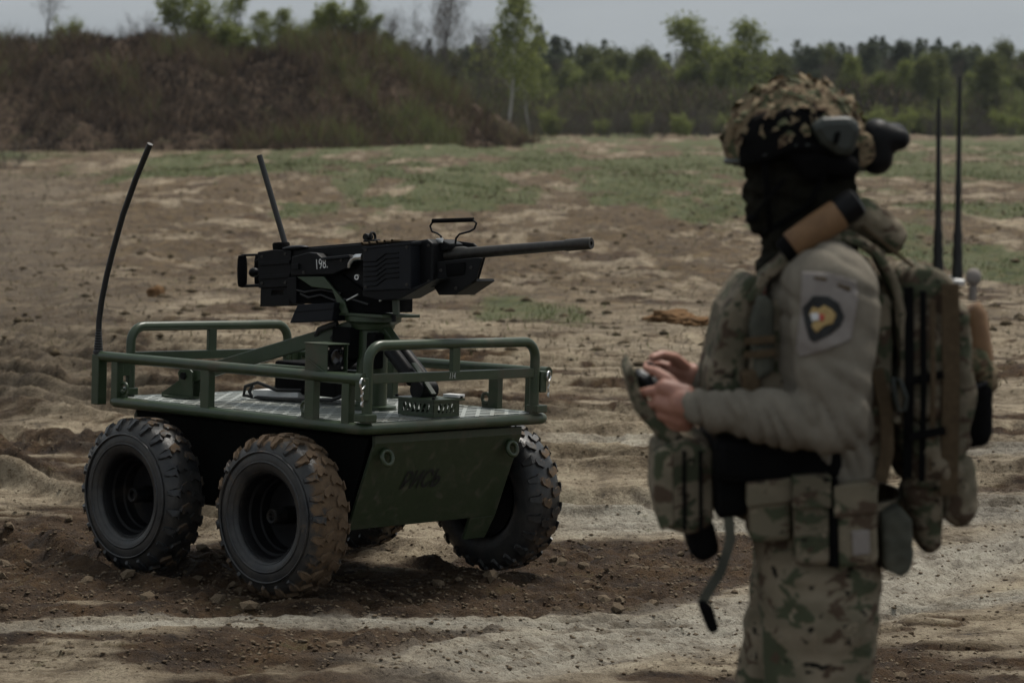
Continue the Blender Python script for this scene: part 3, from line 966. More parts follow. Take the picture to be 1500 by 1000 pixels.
# the ones a viewer can pick out
plant('bare', *on_bank(72, 151), 5.2, 'bare_tree', 'bare spindly tree on the dark end of the earth bank', var=0)
plant('bush', *on_bank(105, 151), 1.6, 'dark_bush', 'dark low bush at the foot of the bare spindly tree on the bank', cat='bush', var=1)
plant('bush', *on_bank(278, 152), 3.4, 'leafy_bush', 'tall open green bush beside the fullest tree on the bank', cat='bush', var=2)
plant('birch', *on_bank(318, 152), 4.6, 'leafy_tree', 'fullest green leafy tree on top of the earth bank', var=0, sx=1.25)
for i, (px, h) in enumerate(((356, 2.4), (378, 3.1), (398, 2.5), (414, 3.3), (436, 2.7), (452, 3.2), (470, 2.5), (492, 3.4), (512, 3.9), (528, 2.7), (548, 2.3), (574, 2.2), (338, 3.0))):
    plant('birch' if i % 4 else 'bush', *on_bank(px, 151 + (i % 3)), h * (1 if i % 4 else .7), 'bank_sapling', 'light green sapling in the row along the crest of the bank', 'saplings along the bank crest', cat='sapling', sx=1.35)
for px, h in ((180, 1.6), (215, 2.0), (240, 1.5), (330, 2.2), (430, 2.6), (500, 2.8), (560, 2.6), (590, 3.0), (40, 1.8), (20, 1.5)):
    plant('barebush', *on_bank(px, 151.5), h, 'bank_brush', 'leafless brown brush standing on the crest of the bank', 'leafless brush on the bank crest', cat='bush')
for px, h, Y in ((636, 11.0, 172), (664, 10.4, 178), (690, 8.6, 180), (603, 7.2, 176)):
    plant('bare', *on_field(px, Y), h, 'bare_tree', 'tall bare grey tree standing past the end of the earth bank', 'bare trees past the bank end')
plant('birch', *on_field(744, 205), 12.4, 'birch_tree', 'birch with a bright white trunk in front of the woods', var=1)
plant('birch', *on_field(775, 222), 8.6, 'birch_tree', 'shorter pale birch next to the white trunked birch', var=2)
plant('birch', *on_field(1078, 232), 12.6, 'tall_tree', 'tallest green tree rising above the tree line', var=0, sx=1.2)
plant('birch', *on_field(1108, 236), 11.2, 'tall_tree', 'second tall green tree close against the tallest one', var=2, sx=1.1)
x_, y_, z_ = on_field(12, 88)
plant('barebush', x_, y_, z_, 1.15, 'dark_bush', 'dark round bush on the field below the earth bank', cat='bush', var=0, sx=1.7)
plant('barebush', *on_field(1040, 190), 1.7, 'dark_shrub', 'dark low shrub on the field before the tree line', cat='bush')
# the wood: rows of trees one behind another
for i in range(64):
    px = 585 + i * 15.5 + tr.uniform(-9, 9)
    Y = tr.uniform(226, 250)
    t = (px - 585) / 950
    kind = tr.choices(('birch', 'broadleaf', 'bare', 'pine'), ((4, 2.5, 3.5, .2) if t < .55 else (2.4, 2.5, 4, 1)))[0]
    h = tr.uniform(5.5, 8.2) if kind != 'pine' else tr.uniform(6, 8.5)
    names = {'birch': ('birch_tree', 'slender birch in spring leaf in the front row of the wood'), 'broadleaf': ('broadleaf_tree', 'bushy olive green tree in the front row of the wood'),
             'bare': ('bare_tree', 'leafless grey tree in the front row of the wood'), 'pine': ('pine_tree', 'dark pine in the front row of the wood')}[kind]
    plant(kind, *on_field(px, Y), h, names[0], names[1], 'front row of the wood: ' + kind)
for i in range(90):
    px = 480 + i * 12.5 + tr.uniform(-8, 8)
    Y = tr.uniform(262, 300)
    t = (px - 480) / 1100
    kind = tr.choices(('birch', 'broadleaf', 'pine', 'bare'), ((3, 4, 1, 2) if t < .55 else (1, 3, 4, 2)))[0]
    h = tr.uniform(8.2, 10.2)
    names = {'birch': ('birch_tree', 'spring green birch deeper in the wood'), 'broadleaf': ('broadleaf_tree', 'olive green tree deeper in the wood'),
             'bare': ('bare_tree', 'leafless tree deeper in the wood'), 'pine': ('pine_tree', 'dark pine deeper in the wood')}[kind]
    plant(kind, *on_field(px, Y), h, names[0], names[1], 'second row of the wood: ' + kind)
for i in range(60):
    px = 560 + i * 16.5 + tr.uniform(-10, 10)
    Y = tr.uniform(205, 226)
    kind = tr.choices(('barebush', 'bush'), (5, 1))[0]
    plant(kind, *on_field(px, Y), tr.uniform(1.4, 3.2), 'undergrowth_bush', 'brown leafless bush at the foot of the wood' if kind == 'barebush' else 'green bush at the foot of the wood',
          'undergrowth: ' + kind, cat='bush')
# the mass of the forest behind them
def forest():
    g = np.random.default_rng(41)
    V, Q, T = [], [], []
    nt = 420
    X = g.uniform(-75, 105, nt); Y = g.uniform(305, 350, nt)
    Hh = 11.2 + 2.0 * fbm(X * .05, Y * .02, 120, 3) * 2 + g.uniform(-1, 1.2, nt)
    for x, y, h in zip(X, Y, Hh):
        n = 230
        t = g.random(n) ** .8
        r = (1 - t) ** .7 * 2.2 + .25
        a = g.uniform(0, 6.28, n); q = np.sqrt(g.random(n))
        C = np.stack([x + np.cos(a) * r * q, y + np.sin(a) * r * q, h * (.08 + .92 * t)], -1)
        u = g.normal(0, 1, (n, 3)); u /= np.linalg.norm(u, axis=1)[:, None]
        w = np.cross(u, g.normal(0, 1, (n, 3))); w /= np.linalg.norm(w, axis=1)[:, None]
        s = g.uniform(.18, .45, n)[:, None]
        V.append(np.stack([C - u * s, C - w * s * .6, C + u * s, C + w * s * .6], 1).reshape(-1, 3))
        T.append(np.repeat(np.clip(g.normal(.45, .2, n) + g.normal(0, .12), 0, 1), 4))
    V = np.concatenate(V)
    me = np_mesh('forest', V, quads=np.arange(len(V)).reshape(-1, 4))
    set_tone(me, np.concatenate(T))
    tag(link('forest', me, M['needle']), 'dark evergreen forest closing off the horizon', 'forest', kind='stuff')
forest()

def thicket():
    """tangled brown and olive understorey at the foot of the wood"""
    g = np.random.default_rng(43)
    n = 60000
    X = g.uniform(-22, 62, n); Y = g.uniform(222, 262, n)
    top = 2.6 + 3.0 * (fbm(X * .16, Y * .05, 150, 4) + .35) + (Y - 222) * .05
    Z = g.random(n) ** 1.1 * top
    s = g.uniform(.10, .32, n)
    C = np.stack([X, Y, Z - .1], -1)
    V = slivers(C, g.uniform(.4, 1.2, n), s, g.uniform(.1, .9, n), g)
    me = np_mesh('thicket', V, tris=np.arange(n * 3).reshape(-1, 3))
    t = fbm(X * .12, Y * .05, 155, 3)
    set_tone(me, np.repeat(np.clip(.5 + t + g.normal(0, .2, n), 0, 1), 3))
    M['thicket'] = tone_mat('thicket', [(0, (.045, .036, .028)), (.35, (.10, .08, .058)), (.6, (.095, .088, .05)), (.85, (.11, .125, .05)), (1, (.16, .18, .07))], .9, .4)
    tag(link('thicket', me, M['thicket']), 'tangled brown and olive thicket along the edge of the wood', 'thicket', kind='stuff')
thicket()

# ------------------------------------------------------------------ damp air over the field
hz = MB().box((0, 420, 7.5), (1100, 1060, 21)).build('haze', None, None, 0)
hm_ = bpy.data.materials.new('damp_air')
hm_.use_nodes = True
hn = hm_.node_tree.nodes
hn.remove(hn['Principled BSDF'])
pv = hn.new('ShaderNodeVolumePrincipled')
pv.inputs['Color'].default_value = (.86, .92, 1, 1)
pv.inputs['Density'].default_value = .00013
hm_.node_tree.links.new(pv.outputs[0], hn['Material Output'].inputs['Volume'])
hz.data.materials.append(hm_)
tag(hz, 'thin grey haze lying over the whole field and wood', 'haze', kind='stuff')
# ------------------------------------------------------------------ the tracked-down vehicle (local axes: x forward, y left, z up; near side is -y)
VF = Frame(VEH)
ugv = empty('unmanned_vehicle', VEH, 'olive green four wheeled unmanned platform with tube railings and gun mount', 'vehicle')
HL, HW, ZL, ZU, ZH = .736, .508, .6426, .823, .9479

def arc(c, r, a0, a1, ax, ay, n=7):
    return [Vector(c) + Vector(ax) * (r * math.cos(a0 + (a1 - a0) * i / (n - 1))) + Vector(ay) * (r * math.sin(a0 + (a1 - a0) * i / (n - 1))) for i in range(n)]

# lower frame tube: one loop with rounded corners
def loop_pts(hl, hw, z, r):
    p = []
    X, Y = (1, 0, 0), (0, 1, 0)
    for cx, cy, a in ((hl - r, hw - r, 0), (-hl + r, hw - r, 90), (-hl + r, -hw + r, 180), (hl - r, -hw + r, 270)):
        p += arc((cx, cy, z), r, R(a), R(a + 90), X, Y, 6)
    return p
MB().tube(loop_pts(HL, HW, ZL, .045), .0215, 14, closed=True).build('lower_rail', M['green'], ugv, 60)
# upper side rails
for s in (-1, 1):
    m = MB()
    m.tube([(-.80, s * HW, ZU), (HL - .005, s * HW, ZU)], .0215, 14)
    m.cyl((HL - .035, s * HW, ZU), (HL + .004, s * HW, ZU), .0245, n=14)
    m.build('side_rail', M['green'], ugv, 50)
    for x in (-.70, -.137, .461, .655):
        w = .05 if abs(x) < .6 else .04
        MB().box((x, s * (HW - .004), (ZL + ZU) / 2), (w, .034, ZU - ZL - .01)).build('post', M['green'], ugv, 0, .003)
    for x in (-.165, .418, -.665):                                  # lashing lugs with an eye, on the posts
        m = MB()
        t = arc((x, s * (HW - .012), ZL + .058), .021, 0, 2 * math.pi, (1, 0, 0), (0, 0, 1), 15)[:-1]
        m.tube(t, .0075, 6, closed=True)
        m.box((x, s * (HW - .012), ZL + .028), (.04, .008, .04))
        m.build('lashing_eye', M['green'], ugv, 50)

# removable hoops, front and rear
def hoop(x, y0, y1, name):
    r = .065
    pts = [Vector((x, y0, ZL + .02)), Vector((x, y0, ZH - r))]
    pts += arc((x, y0 + r, ZH - r), r, math.pi, math.pi / 2, (0, 1, 0), (0, 0, 1), 7)[1:]
    pts += arc((x, y1 - r, ZH - r), r, math.pi / 2, 0, (0, 1, 0), (0, 0, 1), 7)
    pts += [Vector((x, y1, ZL + .02))]
    h = MB().tube(pts, .0195, 14).build(name, M['green'], ugv, 60)
    MB().box((x, (y0 + y1) / 2, .826), (.022, y1 - y0 - .03, .036)).build('cross_bar', M['green'], h, 0, .003)
    MB().box((x, (y0 + y1) / 2, (.844 + ZH) / 2 - .006), (.02, .042, ZH - .844 - .004)).build('upright', M['green'], h, 0, .003)
    return h
fh = hoop(HL - .004, -.482, .435, 'front_hoop')
hoop(-HL + .02, -.425, .435, 'rear_hoop')
for x, ya, yb in ((HL, -.493, .448), (-HL + .02, -.436, .448)):
    for y in (ya, yb):
        MB().box((x, y, .684), (.06, .062, .03)).build('socket', M['green'], ugv, 0, .004)
        MB().box((x - .001, y + (.02 if y > 0 else -.02), .79), (.038, .036, .085)).build('pin_block', M['green'], ugv, 0, .004)
# spring clips through the rail ends
for s, yy in ((-1, -.532), (1, .492)):
    c = Vector((HL + .02, yy, .812))
    m = MB()
    dx = Vector((.35, -.94, 0)).normalized() if s < 0 else Vector((.35, -.94, 0)).normalized()
    up = Vector((0, 0, 1))
    t = arc(c, .018, R(-60), R(250), dx, up, 16)
    m.tube(t, .0042, 6)
    leg = [t[-1]]
    for i in range(1, 9):
        leg.append(c + dx * (.009 * math.sin(i * 1.9)) - up * (.012 + .0085 * i))
    m.tube(leg, .0036, 6)
    leg2 = [t[0], c + dx * .002 - up * .04, c - dx * .006 - up * .085]
    m.tube(leg2, .0036, 6)
    m.build('spring_clip', M['steel'], ugv, 60)

# deck: slotted plate, slots cut through at 42 degrees
def deck():
    bm = bmesh.new()
    ca, sa = math.cos(R(42)), math.sin(R(42))
    U, W = Vector((ca, sa, 0)), Vector((-sa, ca, 0))
    pu, pw, hu, hw_, z, th = .056, .080, .041, .036, .664, .012
    N = 34
    def P(u, w, zz): return U * u + W * w + Vector((0, 0, zz))
    cache = {}
    def vert(u, w, zz):
        k = (round(u, 5), round(w, 5), zz)
        if k not in cache:
            cache[k] = bm.verts.new(P(u, w, zz))
        return cache[k]
    for i in range(-24, 25):
        for j in range(-20, 21):
            c = U * ((i + .5) * pu) + W * ((j + .5) * pw)
            if abs(c.x) > .80 or abs(c.y) > .58: continue
            u0, u1, w0, w1 = i * pu, (i + 1) * pu, j * pw, (j + 1) * pw
            a0, a1 = (u0 + u1 - hu) / 2, (u0 + u1 + hu) / 2
            b0, b1 = (w0 + w1 - hw_) / 2, (w0 + w1 + hw_) / 2
            o = [vert(u0, w0, z), vert(u1, w0, z), vert(u1, w1, z), vert(u0, w1, z)]
            h = [vert(a0, b0, z), vert(a1, b0, z), vert(a1, b1, z), vert(a0, b1, z)]
            d = [vert(a0, b0, z - th), vert(a1, b0, z - th), vert(a1, b1, z - th), vert(a0, b1, z - th)]
            for k in range(4):
                bm.faces.new((o[k], o[(k + 1) % 4], h[(k + 1) % 4], h[k]))
                bm.faces.new((h[k], h[(k + 1) % 4], d[(k + 1) % 4], d[k]))
    for co, no in (((HL - .02, 0, 0), (1, 0, 0)), ((-HL + .02, 0, 0), (-1, 0, 0)), ((0, HW - .018, 0), (0, 1, 0)), ((0, -HW + .018, 0), (0, -1, 0))):
        bmesh.ops.bisect_plane(bm, geom=bm.verts[:] + bm.edges[:] + bm.faces[:], plane_co=co, plane_no=no, clear_outer=True)
    me = bpy.data.meshes.new('deck_plate')
    bm.to_mesh(me); bm.free()
    o = link('deck_plate', me, M['deck'], ugv)
    o['kind'] = 'stuff'
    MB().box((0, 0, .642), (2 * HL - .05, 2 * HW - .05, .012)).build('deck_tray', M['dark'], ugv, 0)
deck()

# front panel: folded top edge, undercut face, two lower tabs
PX0, PZ0, PX1, PZ1 = .694, .578, .566, .246
def face_pt(y, t, off=0):
    n = Vector((PZ0 - PZ1, 0, -(PX0 - PX1))).normalized()
    return Vector((PX0 + (PX1 - PX0) * t, y, PZ0 + (PZ1 - PZ0) * t)) + n * off
m = MB()
prof = [(PX0 - .012, .612), (PX0 + .006, .612), (PX0 + .006, .582), (PX1 + .003, PZ1), (PX1 - .012, PZ1), (PX0 - .010, .575)]
m.prism_y(prof, -.405, .405)
m.build('front_panel', M['green_panel'], ugv, 0, .003)
fp = [o for o in ugv.children if o.name.startswith('front_panel')][0]
for y0, y1 in ((.262, .405),):
    t1 = 1.27
    m = MB()
    a, b = face_pt(0, 1.0), face_pt(0, t1)
    poly = [(y0, 1.0), (y1, 1.0), (y1 - (.02 if y1 > 0 else 0), t1), (y0 + (0 if y0 > 0 else .02), t1)]
    m.prism(poly, lambda y, t: face_pt(y, t, .002), lambda y, t: face_pt(y, t, -.012))
    m.build('panel_tab', M['green_panel'], ugv, 0, .002)
for y in (-.345, .345):                                            # tow eyes
    c = face_pt(y, .12, .028)
    m = MB()
    m.tube(arc(c, .027, 0, 2 * math.pi, (0, 1, 0), (-.25, 0, .97), 21)[:-1], .0095, 8, closed=True)
    m.cyl(face_pt(y, .12, 0), c - Vector((.0, 0, .0)) + Vector((-.012, 0, 0)), .012, n=8)
    m.build('tow_eye', M['green'], ugv, 60)

def text_mesh(s, size, shear=0, bold=0):
    cu = bpy.data.curves.new('lettering', 'FONT')
    cu.body = s
    cu.size = size
    cu.shear = shear
    cu.offset = bold
    cu.align_x = 'CENTER'; cu.align_y = 'CENTER'
    cu.resolution_u = 4
    o = bpy.data.objects.new('lettering_tmp', cu)
    col.objects.link(o)
    dg = bpy.context.evaluated_depsgraph_get()
    me = bpy.data.meshes.new_from_object(o.evaluated_get(dg))
    bpy.data.objects.remove(o)
    return me
def lettering(s, size, origin, ex, ey, mat, parent, shear=0, bold=0, name='lettering', sx=1.0):
    me = text_mesh(s, size, shear, bold)
    ex, ey = Vector(ex).normalized(), Vector(ey).normalized()
    for v in me.vertices:
        v.co = Vector(origin) + ex * v.co.x * sx + ey * v.co.y
    me.materials.clear()
    return link(name, me, mat, parent)
up_face = (face_pt(0, 0) - face_pt(0, 1)).normalized()
lettering('РИСЬ', .098, face_pt(-.10, .46, .0065), (0, 1, 0), up_face, M['ink'], fp, shear=.28, bold=.002, sx=.78)

# chassis tub, axles
m = MB()
m.prism_y([(.66, .60), (.55, .26), (-.62, .26), (-.69, .60)], -.40, .40)
m.build('chassis_tub', M['dark'], ugv, 0, .004)
m = MB()
m.prism_y([(-.70, .61), (-.715, .585), (-.64, .26), (-.62, .26)], -.404, .404)
m.build('rear_panel', M['green_panel'], ugv, 0, .003)

# wheels
def tyre_profile():
    R0, w = WHEEL_R - .012, TYRE_W / 2
    half = [(0, R0), (.035, R0 - .001), (.06, R0 - .007), (.077, R0 - .022), (.088, R0 - .045), (.094, R0 - .075), (.093, R0 - .1), (.086, R0 - .122), (.074, R0 - .134), (.068, .163)]
    return [(-a, r) for a, r in reversed(half[1:])] + half
tyre_me = MB().lathe(tyre_profile(), (0, 0, 0), (0, 1, 0), 56).mesh('tyre', 60)
tyre_me.materials.append(M['rubber'])
rim_prof = [(-.088, .176), (-.080, .182), (-.072, .172), (-.066, .158), (-.055, .152), (-.035, .148), (-.028, .140), (.01, .136), (.016, .130), (.05, .126), (.056, .10), (.052, .06), (.05, .0)]
# sidewall rings and rim both face -y (outboard on the near side)
rim_me = MB().lathe(rim_prof, (0, 0, 0), (0, 1, 0), 44).lathe([(.088, .165), (.07, .15), (.07, .02)], (0, 0, 0), (0, 1, 0), 32).mesh('rim', 35)
rim_me.materials.append(M['rim'])
hub_m = MB().lathe([(-.040, .0), (-.040, .014), (-.052, .016), (-.056, .024), (-.050, .029), (-.03, .030), (.05, .034), (.055, .06)], (0, 0, 0), (0, 1, 0), 20)
hub_me = hub_m.mesh('hub', 35); hub_me.materials.append(M['rim'])
ring_me = MB().tube([(math.cos(t) * .243, -.094, math.sin(t) * .243) for t in np.linspace(0, 2 * math.pi, 57)[:-1]], .0045, 6, closed=True).tube(
    [(math.cos(t) * .205, -.091, math.sin(t) * .205) for t in np.linspace(0, 2 * math.pi, 57)[:-1]], .006, 6, closed=True).mesh('sidewall_ribs', 60)
ring_me.materials.append(M['rubber'])
NB = 23
def lug_mesh(kind, side):
    """a tread block wrapped on the tyre; outlines in (across, along) metres"""
    if kind == 'centre':
        poly = [(.003, -.008), (.015, -.027), (.046, -.012), (.053, .008), (.042, .020), (.022, .006), (.006, .016)]
    else:
        poly = [(.056, -.022), (.070, -.026), (.086, -.020), (.087, -.004), (.079, .006), (.066, .004), (.058, .014)]
    def place(a, s, top):
        r0 = WHEEL_R - .012 - max(0, a - .05) ** 1.5 * 3.0
        edge = max(0, a - .078)
        r = r0 - edge * 1.6 + (top if a < .085 else top * .55)
        aa = a + (0 if a < .085 else (.006 if top > 0 else 0))
        t = s / WHEEL_R
        return (math.sin(t) * r, side * aa, math.cos(t) * r)
    m = MB()
    m.prism(poly, lambda a, s: place(a, s, -.012), lambda a, s: place(a, s, .0095))
    me = m.mesh('tread_lug', 0)
    me.materials.append(M['rubber'])
    return me
LUG = {(k, s): lug_mesh(k, s) for k in ('centre', 'shoulder') for s in (-1, 1)}
wr = random.Random(5)
for wi, (hx, s) in enumerate(HUBS):
    w = empty('wheel')
    w.parent = ugv
    w.location = (hx, s * (HUB_Y - TYRE_W / 2), WHEEL_Z)
    w.rotation_euler = (0, wr.uniform(0, 6.28), 0 if s < 0 else math.pi)
    mud = (.14, -.07, -.04, -.08)[wi]
    for nm, me in (('tyre', tyre_me), ('rim', rim_me), ('hub', hub_me), ('sidewall_ribs', ring_me)):
        o = link(nm, me, None, w)
        o['mud'] = mud * .8 - .03
    for k in range(NB):
        for kind in ('centre', 'shoulder'):
            for sd in (-1, 1):
                o = link('tread_lug', LUG[(kind, sd)], None, w)
                ph = (k + (.5 if sd > 0 else 0) + (.28 if kind == 'shoulder' else 0)) * 2 * math.pi / NB
                o.rotation_euler = (0, ph, 0)
                o['mud'] = mud + wr.uniform(-.08, .08) + (.06 if kind == 'centre' else -.02)
    MB().cyl((hx, s * .38, WHEEL_Z), (hx, s * (HUB_Y - TYRE_W / 2), WHEEL_Z), .034, n=12).build('axle', M['dark'], ugv, 50)

# camera housing on the near rail
m = MB()
x0, x1, y0, y1, z0, z1 = .425, .545, -.512, -.405, ZU + .012, .945
t = .005
m.box(((x0 + x1) / 2, y0 + t / 2, (z0 + z1) / 2), (x1 - x0, t, z1 - z0 - .0005))
m.box(((x0 + x1) / 2, y1 - t / 2, (z0 + z1) / 2), (x1 - x0, t, z1 - z0 - .0005))
m.box(((x0 + x1) / 2, (y0 + y1) / 2, z1 - t / 2), (x1 - x0 + .012, y1 - y0 + .004, t))
m.box(((x0 + x1) / 2, (y0 + y1) / 2, z0 + t / 2), (x1 - x0 - .001, y1 - y0 - .003, t))
m.box((x0 + t / 2, (y0 + y1) / 2, (z0 + z1) / 2), (t, y1 - y0 - .002, z1 - z0 - .002))
ch = m.build('camera_housing', M['green'], ugv, 0, .0015)
MB().box((x1 - .03, (y0 + y1) / 2, (z0 + z1) / 2), (.03, y1 - y0 - .014, z1 - z0 - .014)).build('camera_body', M['black'], ch, 0, .004)
MB().lathe([(0, .030), (.012, .030), (.014, .027), (.006, .022), (.004, .0)], (x1 - .016, (y0 + y1) / 2, (z0 + z1) / 2 + .004), (1, 0, 0), 20).build('camera_lens', M['lens'], ch, 40)
for dy in (-.036, .036):
    for dz in (-.036, .036):
        MB().cyl((x1 - .016, (y0 + y1) / 2 + dy, (z0 + z1) / 2 + dz), (x1 - .011, (y0 + y1) / 2 + dy, (z0 + z1) / 2 + dz), .0045, n=8).build('screw', M['steel'], ch, 40)
m = MB().cyl((x0 + .02, y0 - .004, z0 + .048), (x1 - .004, y0 - .004, z0 + .004), .003, n=6)
m.build('weld_bead', M['green'], ch, 60)

# aerial at the rear corner
m = MB()
m.box((-.818, -HW + .004, .728), (.045, .045, .205))
m.build('aerial_bracket', M['green'], ugv, 0, .003)
a0 = Vector((-.822, -HW, .832))
m = MB()
prof = [(0, .021), (.008, .0215)]
for i in range(9):
    prof += [(.012 + i * .0105, .0205 - i * .0009), (.018 + i * .0105, .0175 - i * .0009)]
prof += [(.11, .010), (.115, .0)]
m.lathe(prof, a0, (0, 0, 1), 16).build('aerial_base', M['cable'], ugv, 40)
tip = VF.pix(219, 213, 1, -HW - .0)
mid = [VF.pix(*p, 1, -HW) for p in ((145, 470), (149, 440), (156, 405), (166, 365), (180, 315), (199, 262), (220, 211))]
m = MB().tube([a0 + Vector((0, 0, .10))] + mid, [.0122] * 8, 10)
m.build('whip_aerial', M['cable'], ugv, 60)

# gun stand on the deck: ring, column, rear arms, front damper, vented box
PED = Vector((.26, 0, 0))
DK = .666
m = MB()
m.lathe([(DK, .10), (DK + .012, .10), (DK + .014, .062), (.975, .060), (.98, .082), (1.000, .09), (1.012, .112), (1.03, .112), (1.03, 0)], PED, (0, 0, 1), 28)
m.build('pedestal', M['green'], ugv, 35)
m = MB()
m.box(PED + Vector((-.01, 0, 1.037)), (.33, .21, .012))
m.build('turntable_plate', M['green'], ugv, 0, .002)
def rear_arm(s):
    piv = Vector((-.5, s * .3, .752))
    top = PED + Vector((-.055, s * .045, .985))
    m = MB().bar(top, piv, .032, .058)
    m.build('stand_arm', M['green'], ugv, 0, .004)
    y = s * .3 - .022
    m = MB()
    b = [(-.635, DK), (-.635, DK + .015), (-.525, .738), (-.535, .768), (-.515, .79), (-.47, .79), (-.445, .775), (-.445, DK)]
    m.prism_y(b, y - .004, y + .004)
    m.prism_y(b, y + .04, y + .048)
    m.box((-.525, y + .022, DK + .004), (.16, .10, .008))
    br = m.build('arm_bracket', M['green'], ugv, 0, .001)
    MB().cyl((-.495, y - .014, .757), (-.495, y + .058, .757), .016, n=6).build('pivot_bolt', M['black'], br, 30)
rear_arm(-1); rear_arm(1)
MB().tube([(-.36, -.165, .80), (-.30, -.05, .80), (.20, .0, .80)], .013, 10).build('brace_tube', M['green'], ugv, 60)
bx0, bx1, by0, by1 = .51, .70, -.10, .042
def vent_box():
    root = None
    z0, z1 = DK, DK + .062
    m = MB()
    m.box(((bx0 + bx1) / 2, (by0 + by1) / 2, z1 + .004), (bx1 - bx0 + .03, by1 - by0 + .03, .007))
    m.box(((bx0 + bx1) / 2, (by0 + by1) / 2, z0 + .003), (bx1 - bx0 - .004, by1 - by0 - .004, .006))
    # each wall is a frame of slanted ribs with open slots between them
    def wall(p, q, outn):
        p, q = Vector(p), Vector(q)
        d = (q - p).normalized()
        L = (q - p).length
        th = Vector(outn) * .003
        def strip(a0, a1, b0, b1, h0, h1):
            vs = [p + d * a0 + Vector((0, 0, h0)), p + d * a1 + Vector((0, 0, h0)), p + d * b1 + Vector((0, 0, h1)), p + d * b0 + Vector((0, 0, h1))]
            m.add(vs + [v - th for v in vs], [(0, 1, 2, 3), (7, 6, 5, 4), (0, 4, 5, 1), (1, 5, 6, 2), (2, 6, 7, 3), (3, 7, 4, 0)])
        H = z1 - z0
        strip(0, L, 0, L, 0, .016); strip(0, L, 0, L, H - .012, H)
        n = max(4, int(L / .032))
        strip(0, .022, 0, .03, .0165, H - .0125)
        for i in range(n):
            a = .034 + (L - .06) * i / n
            strip(a, a + .012, a + .014, a + .026, .0165, H - .0125)
        strip(L - .028, L, L - .02, L, .0165, H - .0125)
    wall((bx1, by0, z0), (bx1, by1, z0), (1, 0, 0))
    wall((bx0, by0, z0), (bx1, by0, z0), (0, -1, 0))
    wall((bx0, by1, z0), (bx0, by0, z0), (-1, 0, 0))
    wall((bx1, by1, z0), (bx0, by1, z0), (0, 1, 0))
    v = m.build('vented_box', M['green'], ugv, 0)
    for x in (bx0 - .004, bx1 + .004):
        for y in (by0 - .004, by1 + .004):
            MB().cyl((x, y, z1 + .0075), (x, y, z1 + .016), .007, n=6).build('bolt', M['black'], v, 30)
vent_box()
ft = PED + Vector((.055, 0, .985))
fb = Vector(((bx0 + bx1) / 2 - .005, (by0 + by1) / 2, DK + .085))
k1 = ft.lerp(fb, .30)
MB().bar(ft, k1, .04, .05).build('stand_arm', M['green'], ugv, 0, .004)
off = Vector((0, .030, 0))
for sgn in (-1, 1):
    m = MB()
    m.cyl(k1 + off * sgn - Vector((0, 0, .01)), k1.lerp(fb, .72) + off * sgn, .029, n=14)
    m.cyl(k1.lerp(fb, .70) + off * sgn, fb + off * sgn, .017, n=10)
    m.build('damper', M['black'], ugv, 50)
MB().lathe([(-.045, .0), (-.045, .034), (.045, .034), (.045, 0)], fb + Vector((-.02, 0, .012)), (0, 1, 0), 18).build('damper_pivot', M['black'], ugv, 40)
MB().bar(k1.lerp(fb, .5) + Vector((.028, -.02, .03)), fb + Vector((.05, -.02, 0)), .022, .006).build('damper_link', M['green'], ugv, 0)
MB().box((bx1 - .03, by1 + .0, DK + .078), (.07, .05, .012), (0, 0, .2)).build('white_sensor', M['white'], ugv, 0, .002)
# case and cable behind the column
MB().box((-.10, .10, DK + .095), (.36, .26, .13)).build('electronics_case', M['black_flat'], ugv, 0, .01)
MB().box((-.23, -.03, DK + .022), (.22, .10, .035), (0, 0, .25)).build('white_module', M['white'], ugv, 0, .004)
m = MB().tube([(-.10, -.04, DK + .05), (-.2, -.085, DK + .045), (-.30, -.10, DK + .07), (-.37, -.105, DK + .05), (-.385, -.10, DK + .012), (-.33, -.095, DK + .008), (-.2, -.11, DK + .012), (-.05, -.12, DK + .02), (.15, -.11, DK + .03), (.2, -.05, DK + .06)], .0075, 8)
m.tube([(-.33, -.1, DK + .055), (-.345, -.105, DK + .03), (-.335, -.10, DK + .012)], .0075, 8)
m.build('cable', M['cable'], ugv, 60)
m = MB().tube([(.16, -.1, 1.0), (.08, -.12, .97), (.03, -.10, .93), (.05, -.06, .86), (.02, -.02, .82)], .012, 8)  # black bundle added beside the pedestal, adds to its painted-in shade
m.tube([(.18, -.06, 1.0), (.12, -.09, .94), (.09, -.05, .88), (.0, 0, .82)], .009, 8)
m.build('cable', M['cable'], ugv, 60)
lettering('114.', .034, (HL + .0075, -.045, .826), (0, 1, 0), (0, 0, 1), M['white'], fh, shear=.2, bold=-.0004, sx=.7)

# ------------------------------------------------------------------ machine gun (local axes: x along the barrel, z up; near side is -y)
GUN = VEH @ Matrix.Translation((.26, 0, 1.249)) @ Matrix.Rotation(.18, 4, 'Z') @ Matrix.Rotation(-R(5.5), 4, 'Y')
GF = Frame(GUN)
gun = empty('machine_gun', GUN, 'black heavy machine gun with side ammunition box on the vehicle mount', 'machine gun')
def gp(pts, off):
    out = []
    for px, py in pts:
        q = GF.pix(px, py, 1, -off)
        out.append((q.x, q.z))
    return out
def gpr(name, pts, near, far, mat, bevel=.003, plane=None, parent=None):
    """outline seen at depth `near`, carried through to depth `far` (both distances to the near side of the bore)"""
    return MB().prism_y(gp(pts, near if plane is None else plane), -near, -far).build(name, mat, parent or gun, 0, bevel)
gpr('receiver', [(379, 371), (448, 364), (536, 357), (600, 352), (640, 352), (640, 392), (600, 416), (520, 424), (379, 422)], .05, -.05, M['black'])
gpr('top_cover', [(447, 362), (536, 354.5), (536, 364), (447, 371)], .038, -.038, M['black'])
gpr('back_plate', [(377, 369), (398, 366), (426, 366), (426, 420), (379, 422)], .062, -.062, M['black'])
